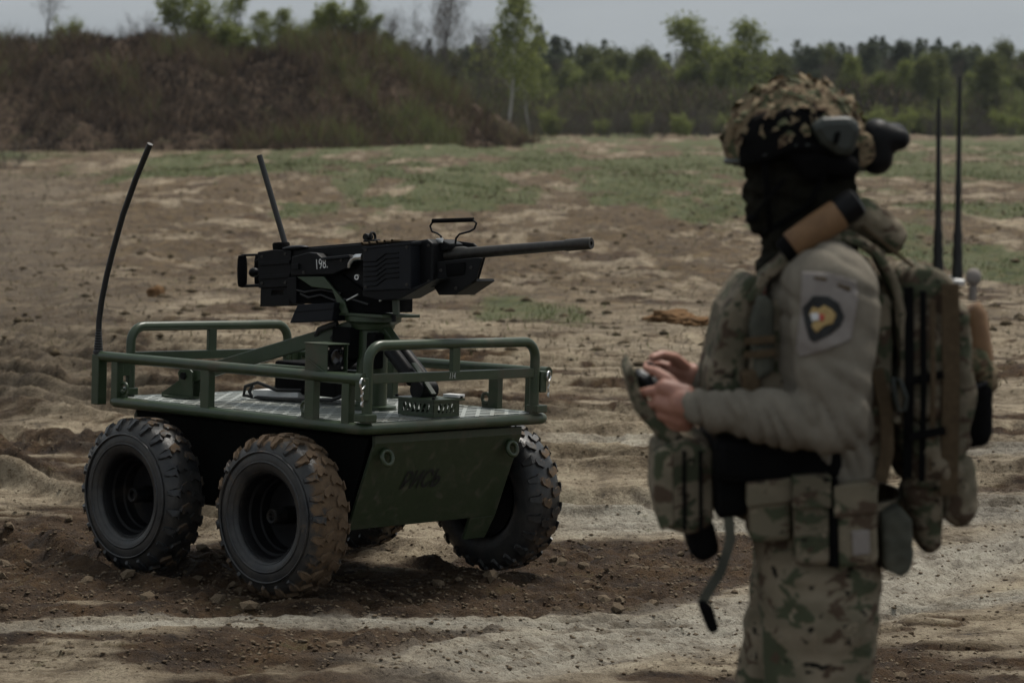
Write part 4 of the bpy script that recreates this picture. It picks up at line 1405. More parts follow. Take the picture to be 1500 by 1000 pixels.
gpr('rear_rib', [(379, 384), (424, 381), (424, 386), (379, 389)], .07, .06, M['black'], .001)
gpr('rear_rib', [(379, 404), (424, 401), (424, 406), (379, 409)], .07, .06, M['black'], .001)
# trigger block below with its opening
lb = gp([(382, 422), (424, 420), (424, 448), (381, 449)], .05)
ho = gp([(398, 425), (416, 424), (415, 432), (397, 432)], .05)
m = MB()
m.prism_y([lb[0], ho[0], ho[3], lb[3]], -.05, .05)
m.prism_y([lb[0], lb[1], ho[1], ho[0]], -.05, .05)
m.prism_y([ho[1], lb[1], lb[2], ho[2]], -.05, .05)
m.prism_y([ho[3], ho[2], lb[2], lb[3]], -.05, .05)
m.build('trigger_block', M['black'], gun, 0)
# twin spade grips
gr = gp([(356, 372), (356, 421)], .05)
for y in (-.055, .055):
    (ux, uz), (vx_, vz) = gr
    m = MB().lathe([(0, .004), (.004, .016), (.02, .0195), (.07, .021), (.11, .0195), (.128, .016), (.132, .004)], (vx_, y, vz), (ux - vx_, 0, uz - vz), 16)
    m.build('spade_grip', M['black_flat'], gun, 50)
    a, b = gp([(356, 374), (381, 373)], .05), gp([(356, 419), (381, 418)], .05)
    MB().tube([(a[0][0], y, a[0][1]), (a[1][0], y * .9, a[1][1])], .005, 8).build('grip_rod', M['black'], gun, 50)
    MB().tube([(b[0][0], y, b[0][1]), (b[1][0], y * .9, b[1][1])], .006, 8).build('grip_rod', M['black'], gun, 50)
q = gp([(372, 399)], 0)[0]
MB().ell((q[0], 0, q[1]), (.024, .02, .02)).cyl((q[0], 0, q[1]), (q[0] + .05, 0, q[1]), .011).build('buffer_knob', M['black'], gun, 60)
q, q2 = gp([(369, 384), (381, 376)], .05)
MB().tube([(q[0], -.03, q[1]), (q2[0], -.03, q2[1])], .005, 8).build('trigger_lever', M['black'], gun, 50)
# aerial stub on the rear, oval pad
q = gp([(412, 361)], 0)[0]
MB().lathe([(-.022, .0), (-.022, .034), (.010, .036), (.016, .032), (.018, 0)], (q[0], 0, q[1]), (0, 0, 1), 18).build('aerial_socket', M['black_flat'], gun, 40)
a, b = gp([(415, 360), (380, 228)], 0)
MB().tube([(a[0] + .012, 0, a[1]), (b[0], 0, b[1])], .0122, 10).build('stub_aerial', M['cable'], gun, 50)
a, b = gp([(412, 364.5), (449, 364.5)], .06)
MB().ell(((a[0] + b[0]) / 2, -.05, a[1]), ((b[0] - a[0]) / 2, .03, .010)).build('cover_latch', M['blue_black'], gun, 60)
# side arm with the painted number
sa_ = [(427, 376), (452, 369.5), (464, 371), (471, 377), (511, 373), (517, 377), (511, 391), (488, 402), (426, 404)]
gpr('charging_arm', sa_, .105, .055, M['black'], .004)
q = gp([(471, 387)], .105)[0]
lettering('198.', .056, (q[0], -.1065, q[1]), (1, 0, .05), (0, 0, 1), M['white'], gun, bold=.0002, sx=.66)
gpr('arm_rail', [(470, 377.5), (512, 373.5), (512, 377), (470, 381)], .118, .10, M['blue_black'], .001)
gpr('pivot_block', [(426, 388), (436, 386), (437, 394), (427, 395)], .118, .10, M['black'], .002)
pts = [GF.pix(*p, 1, -.10) for p in ((511, 392), (512, 386), (516, 380), (522, 377), (531, 376.5))]
MB().tube(pts, [.006, .008, .010, .0135, .0135], 10).build('feed_pipe', M['steel'], gun, 60)
q = GF.pix(523, 406, 1, -.11)
MB().lathe([(-.006, .006), (-.006, .011), (.004, .011), (.004, .006)], q, (0, -1, 0), 14, closed=True).build('lock_ring', M['steel'], gun, 40)
# mechanism under the receiver and its links
gpr('elevation_drive', [(424, 404), (500, 402), (530, 424), (575, 438), (575, 458), (492, 460), (470, 445), (424, 444)], .07, -.07, M['black_flat'], .004)
for p0, p1 in (((508, 440), (525, 431)), ((556, 441), (572, 430))):
    a, b = GF.pix(*p0, 1, -.085), GF.pix(*p1, 1, -.085)
    MB().cyl(a, b, .004, n=8).build('link_rod', M['steel'], gun, 50)
gpr('mount_arm', [(434, 405), (474, 405), (505, 443), (510, 459), (500, 459), (486, 424), (456, 420)], .098, .088, M['green'], .002)
gpr('mount_arm', [(434, 405), (474, 405), (505, 443), (510, 459), (500, 459), (486, 424), (456, 420)], -.088, -.098, M['green'], .002, plane=.09)
gpr('motor_cover', [(424, 473), (431, 456), (436, 446), (491, 443), (486, 470)], .13, .0, M['blue_black'], .004)
gpr('cover_fold', [(431, 457), (436, 446.5), (490, 443.5), (488, 452)], .135, .128, M['blue_black'], .001)
gpr('rear_lug', [(421, 407), (434, 405), (434, 445), (428, 446), (420, 430)], .085, .05, M['black'], .003)
gpr('mount_lip', [(574, 437), (582, 439), (583, 461), (575, 461)], .10, .085, M['green'], .002)
a, b = GF.pix(577, 460, 1, -.08), GF.pix(577, 471, 1, -.08)
MB().cyl(a, b, .009, n=8).build('stop_pin', M['black'], gun, 40)
# ammunition box with stepped grooves pressed into its side
ab = gp([(531, 363), (600, 355.5), (601, 424), (531, 427)], .17)
box = MB().prism_y(ab, -.168, -.055).build('ammunition_box', M['blue_black'], gun, 0, .006)
gpr('box_lid', [(530, 362), (566, 358.5), (566, 361.5), (530, 365)], .172, .05, M['blue_black'], .001)
gpr('box_lid', [(568, 358), (602, 354.5), (602, 358), (568, 361.2)], .172, .05, M['blue_black'], .001)
for i in range(6):
    y0 = 376 + i * 7.2
    pts = [GF.pix(*p, 1, -.1695) for p in ((533, y0 + 7), (551, y0 + 6.2), (565, y0 - 4.5), (584, y0 - 6.0))]
    MB().tube(pts, .0028, 6).build('box_rib', M['black'], box, 60)
gpr('box_cradle', [(531, 425), (602, 422), (640, 408), (588, 437), (560, 440), (531, 434)], .16, .03, M['black'], .003)
# rear sight
q = gp([(545, 356)], 0)[0]
MB().box((q[0], 0, q[1] + .004), (.055, .045, .018)).build('sight_base', M['black'], gun, 0, .003)
q = gp([(546, 347)], 0)[0]
MB().tube([(q[0], math.cos(t) * .017, q[1] + math.sin(t) * .017) for t in np.linspace(R(-50), R(230), 15)], .0055, 8).build('rear_sight', M['black'], gun, 60)
q = gp([(539, 347)], 0)[0]
MB().cyl((q[0], -.018, q[1]), (q[0], .018, q[1]), .013, n=12).build('sight_drum', M['black'], gun, 40)
# front housing and barrel
gpr('front_block', [(601, 354), (626, 350), (634, 356), (634, 421), (601, 425)], .10, -.10, M['black'], .008)
fs = [(632, 362), (660, 356), (704, 368), (707, 376), (697, 410), (668, 431), (645, 432), (636, 422)]
gpr('front_guard', [(634, 384), (700, 377), (706, 378), (697, 410), (668, 431), (645, 432), (636, 422)], .075, .065, M['black'], .003)
gpr('front_guard', [(634, 362), (660, 352), (690, 356), (704, 368), (707, 376), (697, 410), (668, 431), (645, 432), (636, 422)], -.065, -.075, M['black'], .003, plane=-.05)
gpr('guard_floor', [(638, 424), (668, 428), (696, 408), (698, 412), (668, 432), (643, 432)], .065, -.065, M['black'], .001)
gpr('guard_pad', [(652, 386), (682, 383), (680, 402), (654, 406)], .08, .075, M['black_flat'], .003)
gpr('guard_top', [(626, 351), (648, 352), (658, 357), (656, 366), (630, 372)], .05, -.05, M['black'], .004)
a = GF.pix(612, 374, 1, 0)
MB().lathe([(.18, .036), (.30, .036), (.31, .030), (.42, .028), (.44, .0225), (.62, .0215), (.875, .0195), (.88, .0225), (.982, .0225), (.987, .0205), (.987, .008), (.93, .007), (.93, 0)],
           (0, 0, .0), (1, 0, 0), 22).build('barrel', M['barrel'], gun, 35)
# carrying handle
hp = [GF.pix(*p, 1, 0) for p in ((647, 356), (646, 346), (641, 342), (633, 339), (630, 331), (635, 323.5))]
hp2 = [GF.pix(*p, 1, 0) for p in ((692, 322), (698, 327), (695, 335), (688, 339), (673, 343), (668, 349), (667, 358))]
for w_ in (hp, hp2):
    MB().tube(w_, .0042, 8).build('handle_wire', M['black'], gun, 60)
MB().cyl(hp[-1] + Vector((-.004, 0, .0)), hp2[0] + Vector((.004, 0, 0)), .0085, n=12).build('handle_grip', M['black_flat'], gun, 40)
q = gp([(643, 354)], .05)[0]
MB().box((q[0] + .004, -.05, q[1] + .003), (.03, .012, .02)).build('handle_clamp', M['steel'], gun, 0, .003)

# fasteners and leads
for px, py, off in ((384, 376, .062), (384, 415, .062), (418, 372, .062), (418, 414, .062), (433, 392, .105), (500, 381, .105), (445, 399, .105), (606, 362, .10), (606, 414, .10), (628, 360, .10), (628, 412, .10), (646, 396, .075), (690, 392, .075), (668, 422, .075), (536, 366, .168), (596, 362, .168), (536, 420, .168), (596, 417, .168)):
    q = GF.pix(px, py, 1, -off)
    MB().lathe([(-.002, .0065), (.003, .0065), (.004, .005), (.004, 0)], q, (0, -1, 0), 8).build('bolt', M['barrel'], gun, 30)
for pts in (((440, 430), (452, 436), (470, 432), (490, 440), (515, 438), (540, 446)), ((425, 412), (432, 424), (446, 428), (470, 424), (500, 430))):
    MB().tube([GF.pix(*q, 1, -.08) for q in pts], .005, 7).build('lead', M['cable'], gun, 60)
# short belt of rounds between the box and the feed tray
for i in range(5):
    q = GF.pix(540 + i * 11, 358.5 - i * 1.1, 1, -.052)
    MB().lathe([(-.045, .006), (.02, .0063), (.028, .004), (.05, .0015)], q + Vector((0, 0, .004)), (0, 1, 0), 8).build('cartridge', M['webbing'], gun, 40)

MB().box((.19, -.075, .925), (.10, .07, .12)).build('pedestal_shade_block', M['black_flat'], ugv, 0, .008)  # black block added by the pedestal to stand in for the gun's shadow
MB().lathe([(-.05, .0), (-.05, .036), (.05, .036), (.05, 0)], (.16, -.06, .85), (1, 0, .6), 16).build('pedestal_shade_drum', M['black_flat'], ugv, 40)  # black drum added to darken the column as if shaded by the gun
MB().box((.33, -.055, .90), (.05, .05, .14)).build('pedestal_shade_box', M['black_flat'], ugv, 0, .006)  # black box added to darken the column's other side the same way
# ------------------------------------------------------------------ the operator, standing beside the camera's line to the vehicle
from mathutils.bvhtree import BVHTree
PY = 4.7
pb = at(1195, 1000, PY)
BASE = Vector((pb.x, PY, ground_z(pb.x, PY)))
def pp(px, py, dy=0):
    return at(px, py, PY + dy) - BASE
def pz(px, z, dy=0):
    """a point straight above/below the pixel column, at height z over the ground"""
    q = at(px, 700, PY + dy)
    return Vector((q.x - BASE.x, dy, z))
person = empty('person', Matrix.Translation(BASE), 'person in camouflage helmet and grey shirt holding a remote control', 'person')

def blob(name, mb, voxel, mat, parent, smooth=6, wrinkle=None):
    """closed shapes fused into one skin"""
    me = mb.mesh('tmp', 0)
    o = bpy.data.objects.new('tmp', me)
    col.objects.link(o)
    r = o.modifiers.new('r', 'REMESH'); r.mode = 'VOXEL'; r.voxel_size = voxel
    if smooth:
        s = o.modifiers.new('s', 'SMOOTH'); s.factor = .5; s.iterations = smooth
    dg = bpy.context.evaluated_depsgraph_get()
    out = bpy.data.meshes.new_from_object(o.evaluated_get(dg))
    bpy.data.objects.remove(o)
    if wrinkle:
        nrm = [v.normal.copy() for v in out.vertices]
        for v, nn in zip(out.vertices, nrm):
            v.co += nn * wrinkle(v.co)
    out.shade_smooth()
    return link(name, out, mat, parent) if name else out

def soft(amp, sc, stretch=(1, 1, 1), ridged=True):
    def f(co):
        p = Vector((co.x * stretch[0], co.y * stretch[1], co.z * stretch[2])) * sc
        a = mnoise.noise(p + Vector((3, 1, 7)))
        b = mnoise.noise(p * 2.1 + Vector((9, 4, 2)))
        if ridged:
            return amp * ((1 - 2 * abs(a)) * .7 - .35 + .4 * b)
        return amp * (a + .5 * b)
    return f

# joints
SHL, ELL, WRL = pp(1222, 425, -.20), pp(1222, 622, -.27), pp(1018, 597, -.15)
SHR, ELR, WRR = pp(1172, 425, .20), pp(1150, 640, .25), pp(1030, 556, .13)
CH, WA, PE = pp(1190, 470), pp(1195, 690), pp(1195, 790)
NK = pp(1190, 372)
KL, KR = pz(1205, .50, -.12), pz(1130, .50, .12)
AL, AR = pz(1222, .10, -.13), pz(1125, .10, .14)
HIL, HIR = pp(1200, 835, -.095), pp(1185, 835, .095)

# body: one skin from head to feet, hands with separate fingers joined in at the wrists
b = MB()
b.ell(pp(1178, 238), (.092, .072, .112)); b.cap(pp(1140, 280), pp(1130, 314), .045, .03)
b.cap(pp(1172, 290), NK, .058, .062)
b.cap(NK, CH, .08, .12); b.cap(CH, WA, .12, .11); b.cap(WA, PE, .11, .12)
for sh, el, wr_ in ((SHL, ELL, WRL), (SHR, ELR, WRR)):
    b.cap(CH.lerp(sh, .4), sh, .09, .06); b.cap(sh, el, .052, .042); b.cap(el, wr_, .042, .028)
for hi, kn, an in ((HIL, KL, AL), (HIR, KR, AR)):
    b.cap(hi, kn, .085, .058); b.cap(kn, an, .055, .04); b.cap(an, an + Vector((-.13, 0, -.06)), .04, .03)
body_me = blob(None, b, .012, None, None, 4)
h = MB()
def finger(pts, r0, r1):
    pts = [pp(*p) for p in pts]
    n = len(pts) - 1
    for i in range(n):
        a, c = r0 + (r1 - r0) * i / n, r0 + (r1 - r0) * (i + 1) / n
        h.cap(pts[i], pts[i + 1], a, c, 10)
# near (left) hand: back of the hand to us, thumb on top
h.cap(WRL, pp(1000, 590, -.135), .027, .029); h.cap(pp(1003, 580, -.125), pp(972, 568, -.118), .024, .017)
h.cap(pp(1000, 598, -.13), pp(966, 590, -.12), .026, .016); h.cap(pp(1000, 612, -.125), pp(970, 607, -.115), .022, .014)
h.cap(pp(1004, 620, -.12), pp(978, 622, -.11), .018, .013)
finger([(972, 570, -.118), (948, 574, -.115), (933, 577, -.09), (931, 572, -.06)], .0115, .008)
finger([(966, 590, -.118), (946, 594, -.108), (935, 593, -.075), (938, 588, -.05)], .0115, .0082)
finger([(970, 607, -.113), (953, 612, -.10), (944, 610, -.065), (948, 603, -.045)], .011, .008)
finger([(978, 622, -.108), (962, 627, -.095), (955, 624, -.065), (958, 618, -.05)], .0098, .0072)
finger([(998, 575, -.12), (978, 555, -.105), (962, 545, -.085), (950, 541, -.065)], .0135, .009)
# far (right) hand
h.cap(WRR, pp(1010, 553, .125), .026, .028); h.cap(pp(1012, 548, .12), pp(985, 540, .115), .024, .017)
h.cap(pp(1008, 560, .125), pp(980, 556, .118), .026, .016); h.cap(pp(1008, 572, .12), pp(983, 572, .11), .022, .014)
finger([(985, 540, .115), (962, 533, .11), (949, 534, .085), (947, 540, .06)], .0115, .008)
finger([(980, 556, .117), (960, 556, .105), (948, 556, .075), (950, 554, .05)], .0115, .0082)
finger([(983, 572, .11), (966, 576, .098), (956, 574, .065), (959, 568, .045)], .011, .008)
finger([(988, 584, .105), (974, 588, .092), (967, 586, .062), (970, 580, .05)], .0098, .0072)
finger([(1006, 540, .112), (988, 524, .095), (970, 520, .075), (956, 524, .058)], .0135, .009)
hand_me = blob(None, h, .0028, None, None, 3)
bm = bmesh.new(); bm.from_mesh(body_me); bm.from_mesh(hand_me)
bm.to_mesh(body_me); bm.free()
body_me.shade_smooth()
body_me.name = 'body'
link('body', body_me, M['skin'], person)

# balaclava
b = MB()
b.ell(pp(1176, 240), (.108, .086, .122)); b.cap(pp(1134, 280), pp(1124, 318), .060, .044)
b.cap(pp(1108, 268), pp(1099, 286), .022, .017); b.cap(pp(1115, 245), pp(1150, 250), .035, .06)
b.cap(pp(1180, 280), pp(1196, 385), .082, .088); b.cap(pp(1156, 325), pp(1172, 398), .056, .072); b.cap(pp(1212, 262), pp(1222, 335), .052, .062); b.cap(pp(1150, 345, -.05), pp(1235, 335, -.05), .03, .034); b.cap(pp(1150, 345, .05), pp(1235, 335, .05), .03, .034)
b.ell(pp(1190, 392), (.115, .13, .05))
blob('balaclava', b, .006, M['balaclava'], person, 4, soft(.010, 20, (1, 1, 2.2)))

# shirt: torso, sleeves with folds
b = MB()
for dy in (-.10, .10):
    b.cap(pp(1205, 435, dy), pp(1205, 700, dy), .115, .11)
b.cap(pp(1185, 400, -.09), pp(1185, 400, .09), .075, .075)
b.cap(pp(1205, 420, -.12), SHL, .10, .088); b.cap(pp(1185, 420, .12), SHR, .10, .085)
b.cap(SHL, SHL.lerp(ELL, .5), .090, .079); b.cap(SHL.lerp(ELL, .5), ELL, .079, .062)
b.cap(ELL, ELL.lerp(WRL, .55), .062, .053); b.cap(ELL.lerp(WRL, .55), WRL + (WRL - ELL).normalized() * -.01, .053, .040)
b.cap(SHR, ELR, .082, .062); b.cap(ELR, WRR, .058, .042)
def sleeve(co):
    # creases run across each limb, bunching at the elbow and cuff; the shoulder stays smoother
    fore = 1 / (1 + math.exp((co.z - ELL.z - .075) * 60)) * (1 if co.y < -.05 else .6)
    near_el = math.exp(-((co - ELL).length / .13) ** 2)
    cuff = math.exp(-((co - WRL).length / .09) ** 2)
    w1 = mnoise.noise(Vector((co.x * 30 + co.z * 14, co.y * 6, co.z * 7 - co.x * 4)))
    w2 = mnoise.noise(Vector((co.x * 7, co.y * 5, co.z * 20 + co.x * 13)) + Vector((2, 8, 1)))
    big = mnoise.noise(co * 7 + Vector((5, 5, 5)))
    crease = lambda v: min(1, 3.5 * abs(v)) - .75
    return fore * (.009 + .003 * near_el + .002 * cuff) * crease(w1) + (1 - fore) * (.006 + .007 * near_el) * crease(w2) + .004 * big
shirt = blob('shirt', b, .0075, M['shirt'], person, 5, sleeve)
bvh = BVHTree.FromPolygons([v.co for v in shirt.data.vertices], [tuple(p.vertices) for p in shirt.data.polygons])
def sewn(name, poly, off, mat, parent, cuts=4):
    """flat cloth shape laid on the sleeve"""
    bm = bmesh.new()
    bm.faces.new([bm.verts.new((px, py, 0)) for px, py in poly])
    bmesh.ops.triangulate(bm, faces=bm.faces[:])
    for _ in range(cuts):
        bmesh.ops.subdivide_edges(bm, edges=bm.edges[:], cuts=1, use_grid_fill=True)
        bmesh.ops.triangulate(bm, faces=bm.faces[:])
    o = CAM - BASE
    for v in bm.verts:
        d = ray(v.co.x, v.co.y).normalized()
        hit = bvh.ray_cast(o, d)
        q = hit[0] if hit[0] else pp(v.co.x, v.co.y, -.3)
        n_ = hit[1] if hit[0] else Vector((0, -1, 0))
        v.co = q + Vector((0, -1, 0)).lerp(n_, .5).normalized() * off
    bmesh.ops.recalc_face_normals(bm, faces=bm.faces[:])
    me = bpy.data.meshes.new(name)
    bm.to_mesh(me); bm.free()
    me.shade_smooth()
    ob = link(name, me, mat, parent)
    s = ob.modifiers.new('t', 'SOLIDIFY'); s.thickness = .002; s.offset = 0
    return ob
sewn('sleeve_panel', [(1176, 398), (1215, 400), (1254, 412), (1256, 440), (1246, 498), (1215, 510), (1174, 522), (1168, 512), (1174, 460)], .003, M['patchcloth'], shirt)
sp = sewn('arm_patch', [(1192, 433), (1212, 434), (1228, 443), (1236, 463), (1230, 478), (1216, 490), (1194, 501), (1187, 497), (1179, 470), (1177, 450)], .0055, M['ink'], shirt, 3)
sewn('emblem', [(1192, 449), (1200, 452), (1207, 447), (1218, 454), (1224, 461), (1215, 465), (1219, 474), (1207, 477), (1197, 487), (1190, 478), (1194, 470), (1187, 461)], .008, M['gold'], shirt, 3)
sewn('emblem', [(1189, 459), (1199, 458), (1201, 469), (1191, 471)], .0105, M['white'], shirt, 2)
sewn('emblem', [(1201, 459), (1208, 461), (1206, 471), (1201, 469)], .0105, M['red'], shirt, 2)
for q in ([(1193, 405.5), (1211, 407.5), (1211, 411.5), (1193, 409)], [(1228, 415), (1246, 423), (1244, 427.5), (1226, 419)]):
    sewn('name_tape', q, .0055, M['webbing'], shirt, 2)

# trousers
b = MB()
for dy in (-.07, .07):
    b.cap(pp(1200, 730, dy), pp(1195, 800, dy), .115, .125)
b.cap(HIL, KL, .125, .092); b.cap(KL, AL, .088, .068)
b.cap(HIR, KR, .120, .09); b.cap(KR, AR, .086, .068)
b.ell(pp(1215, 905, -.19), (.075, .035, .10))
blob('trousers', b, .009, M['camo'], person, 5, soft(.008, 13, (1, 1, 1.4)))
for an in (AL, AR):
    b = MB()
    b.cap(an + Vector((0, 0, .10)), an + Vector((0, 0, -.03)), .062, .058)
    b.cap(an + Vector((0, 0, -.045)), an + Vector((-.16, 0, -.062)), .052, .040)
    b.box(an + Vector((-.055, 0, -.088)), (.30, .09, .025))
    blob('boot', b, .007, M['boot'], person, 4)

# helmet
hc = pp(1166, 222)
def helmet_shell(rx, ry, rz, wob, rim):
    n, m = 56, 22
    V, Fq = [], []
    for i in range(m + 1):
        for j in range(n):
            t = 2 * math.pi * j / n
            c = math.cos(t)                                    # -1 front, +1 back
            end = R(rim(c, abs(math.sin(t))))
            ph = end * i / m
            d = Vector((math.sin(ph) * math.cos(t), math.sin(ph) * math.sin(t), math.cos(ph)))
            k = 1 + wob * mnoise.noise(d * 5.5) + wob * .6 * mnoise.noise(d * 13)
            V.append(hc + Vector((d.x * rx, d.y * ry, d.z * rz)) * k)
    for i in range(m):
        for j in range(n):
            Fq.append((i * n + j, (i + 1) * n + j, (i + 1) * n + (j + 1) % n, i * n + (j + 1) % n))
    return MB().add(V, Fq)
rim = lambda c, s: 98 - 14 * s ** 6 + (6 if c > .5 else 0)
helmet = helmet_shell(.140, .126, .140, .02, rim).build('helmet', M['camo_hat'], person, 180)
sol = helmet.modifiers.new('t', 'SOLIDIFY'); sol.thickness = .012; sol.offset = -1
helmet_shell(.1425, .1285, .1425, .0, lambda c, s: rim(c, s) + .6).tube(
    [hc + Vector((math.sin(R(rim(math.cos(t), abs(math.sin(t))))) * math.cos(t) * .141, math.sin(R(rim(math.cos(t), abs(math.sin(t))))) * math.sin(t) * .127, math.cos(R(rim(math.cos(t), abs(math.sin(t))))) * .141)) for t in np.linspace(0, 2 * math.pi, 49)[:-1]], .006, 8, closed=True)
m = MB().tube([hc + Vector((math.sin(R(rim(math.cos(t), abs(math.sin(t))))) * math.cos(t) * .139, math.sin(R(rim(math.cos(t), abs(math.sin(t))))) * math.sin(t) * .125, math.cos(R(rim(math.cos(t), abs(math.sin(t))))) * .139)) for t in np.linspace(0, 2 * math.pi, 49)[:-1]], .0065, 8, closed=True)
m.build('helmet_rim', M['headset'], helmet, 180)
# torn cloth scrim on the crown
hr = random.Random(9)
m = MB()
for i in range(420):
    t = hr.uniform(0, 6.28); ph = math.acos(1 - hr.random() * .88)
    d = Vector((math.sin(ph) * math.cos(t), math.sin(ph) * math.sin(t), math.cos(ph)))
    c = hc + Vector((d.x * .142, d.y * .128, d.z * .142))
    u, w = orth(d)
    a = hr.uniform(0, 6.28)
    e1 = (u * math.cos(a) + w * math.sin(a)) * hr.uniform(.008, .022)
    e2 = d.cross(e1).normalized() * hr.uniform(.005, .012)
    up = d * hr.uniform(.0, .016)
    m.add([c - e1, c - e2 + up * .6, c + e1 + up, c + e2 + up * .3, c - e1 - d * .004], [(0, 1, 2, 3)])
sc = m.build('scrim', M['camo_hat'], helmet, 0)
sc['kind'] = 'stuff'
def kit(name, pts, d0, d1, mat, bevel=.006, parent=None):
    """outline in the photo's side view at depth d0, carried through to depth d1"""
    P2 = [pp(px, py, d0) for px, py in pts]
    n = len(P2)
    vs = P2 + [Vector((v.x, d1, v.z)) for v in P2]
    fs = [tuple(range(n)), tuple(reversed(range(n, 2 * n)))] + [(i, n + i, n + (i + 1) % n, (i + 1) % n) for i in range(n)]
    return MB().add(vs, fs).build(name, mat, parent or person, 0, bevel)
kit('helmet_shroud', [(1064, 185), (1080, 172), (1096, 176), (1098, 236), (1070, 238), (1062, 215)], -.045, .045, M['camo_hat'], .01, helmet)
def side_net(sign):
    """dark net panel over the lower side of the helmet, ragged along its top"""
    V, Fq = [], []
    n, m = 26, 8
    for i in range(m + 1):
        for j in range(n + 1):
            t = sign * (R(38) + R(108) * j / n)
            end = R(rim(math.cos(t), abs(math.sin(t))) + 5)
            top = end * (.60 + .09 * mnoise.noise(Vector((j * .45, sign, 0))) + (.22 if j in (0, n) else .1 if j in (1, n - 1) else 0))
            ph = top + (end - top) * i / m
            d = Vector((math.sin(ph) * math.cos(t), math.sin(ph) * math.sin(t), math.cos(ph)))
            k = 1.045 + .02 * mnoise.noise(d * 14)
            V.append(hc + Vector((d.x * .140, d.y * .126, d.z * .140)) * k)
    for i in range(m):
        for j in range(n):
            a = i * (n + 1) + j
            Fq.append((a, a + 1, a + n + 2, a + n + 1))
    o = MB().add(V, Fq).build('side_net', M['black_flat'], helmet, 180)
    s = o.modifiers.new('t', 'SOLIDIFY'); s.thickness = .014; s.offset = -1
side_net(-1); side_net(1)
kit('ear_cup', [(1186, 184), (1206, 172), (1250, 170), (1264, 188), (1250, 230), (1228, 228), (1204, 212)], -.150, -.09, M['headset'], .022)
b = MB()
b.cap(pp(1190, 232, -.10), pp(1240, 245, -.09), .030, .026); b.cap(pp(1165, 220, -.10), pp(1190, 250, -.095), .026, .026)
blob('ear_cup_pad', b, .006, M['black_flat'], person, 3)
kit('cup_clip', [(1224, 194), (1232, 192), (1228, 210), (1220, 212)], -.158, -.148, M['black_flat'], .002)
kit('rear_pouch', [(1238, 205), (1262, 190), (1280, 198), (1286, 228), (1272, 246), (1246, 248)], -.075, .06, M['camo_hat'], .014, helmet)
b = MB()
b.cap(pp(1284, 200, -.03), pp(1284, 232, -.03), .036, .034); b.cap(pp(1284, 200, .03), pp(1284, 232, .03), .036, .034)
b.cap(pp(1300, 202, -.03), pp(1316, 204, -.03), .030, .024); b.cap(pp(1290, 200, -.02), pp(1314, 196, .02), .03, .022)
blob('counterweight', b, .006, M['black'], helmet, 3)
MB().lathe([(0, .018), (.012, .018), (.014, .014), (.008, 0)], pp(1318, 204, -.03), (1, 0, .05), 16).build('lens_cap', M['headset'], helmet, 40)
m = MB().tube([pp(1120, 240, -.10), pp(1124, 290, -.085), pp(1128, 335, -.06), pp(1118, 345, 0)], .007, 6)
m.tube([pp(1210, 250, -.11), pp(1185, 300, -.09), pp(1128, 338, -.06)], .006, 6)
m.build('chin_strap', M['black_flat'], helmet, 60)
m = MB().tube([pp(1150, 262, -.12), pp(1118, 300, -.10), pp(1104, 318, -.07)], .004, 6)
m.ell(pp(1103, 320, -.065), (.012, .010, .009)).build('boom_microphone', M['black_flat'], person, 60)

# plate carrier
b = MB()
b.prism([(-.150, 0), (.125, 0), (.125, .33), (.05, .40), (-.06, .40), (-.15, .27)], lambda a, z: (pp(1195, 690).x + a, -.165, pp(1195, 672).z + z), lambda a, z: (pp(1195, 690).x + a, .165, pp(1195, 672).z + z))
vest = blob('plate_carrier', b, .009, M['camo_fine'], person, 14, soft(.006, 12))
kit('front_plate_bag', [(1062, 455), (1098, 402), (1118, 410), (1100, 470), (1086, 640), (1044, 648), (1038, 560)], -.14, .14, M['camo_fine'], .014, vest)
kit('chest_pouch', [(1036, 540), (1060, 512), (1082, 520), (1080, 602), (1050, 612), (1036, 590)], -.135, .02, M['camo'], .012, vest)
kit('chest_pouch', [(1086, 545), (1112, 540), (1122, 600), (1094, 612)], -.185, -.10, M['webbing'], .008, vest)
kit('radio_pouch', [(1112, 430), (1134, 440), (1136, 545), (1108, 560), (1100, 480)], -.19, -.10, M['greypouch'], .012, vest)
kit('cummerbund', [(1050, 640), (1130, 652), (1235, 640), (1240, 704), (1150, 716), (1046, 706)], -.21, .21, M['black_flat'], .02, vest)  # black colour paints the shadow under the arm onto the vest
for px0, py0, px1, py1 in ((1090, 500, 1136, 496), (1090, 520, 1136, 516), (1086, 600, 1130, 606)):
    MB().bar(pp(px0, py0, -.19), pp(px1, py1, -.20), .004, .014).build('webbing_strip', M['webbing'], vest, 0, .001)
# shoulder strap with the tan tube lying on it
m = MB()
def strap(mb, pts, w, t=.006, updir=None):
    pts = [Vector(p) for p in pts]
    n = len(pts)
    V, Fq = [], []
    for i, p in enumerate(pts):
        d = (pts[min(i + 1, n - 1)] - pts[max(i - 1, 0)]).normalized()
        side = Vector((0, 1, 0)) if updir is None else Vector(updir)
        side = (side - d * side.dot(d)).normalized()
        nn = d.cross(side)
        V += [p - side * w / 2 - nn * t / 2, p + side * w / 2 - nn * t / 2, p + side * w / 2 + nn * t / 2, p - side * w / 2 + nn * t / 2]
    for i in range(n - 1):
        for k in range(4):
            Fq.append((i * 4 + k, i * 4 + (k + 1) % 4, i * 4 + 4 + (k + 1) % 4, i * 4 + 4 + k))
    Fq += [(0, 1, 2, 3), ((n - 1) * 4 + 3, (n - 1) * 4 + 2, (n - 1) * 4 + 1, (n - 1) * 4)]
    return mb.add(V, Fq)
strap(MB(), [pp(1098, 440, -.12), pp(1118, 405, -.125), pp(1150, 378, -.13), pp(1200, 350, -.13), pp(1245, 345, -.13), pp(1285, 372, -.13), pp(1312, 430, -.13), pp(1322, 520, -.13)], .075, .02).build('shoulder_strap', M['camo_fine'], vest, 0, .005)
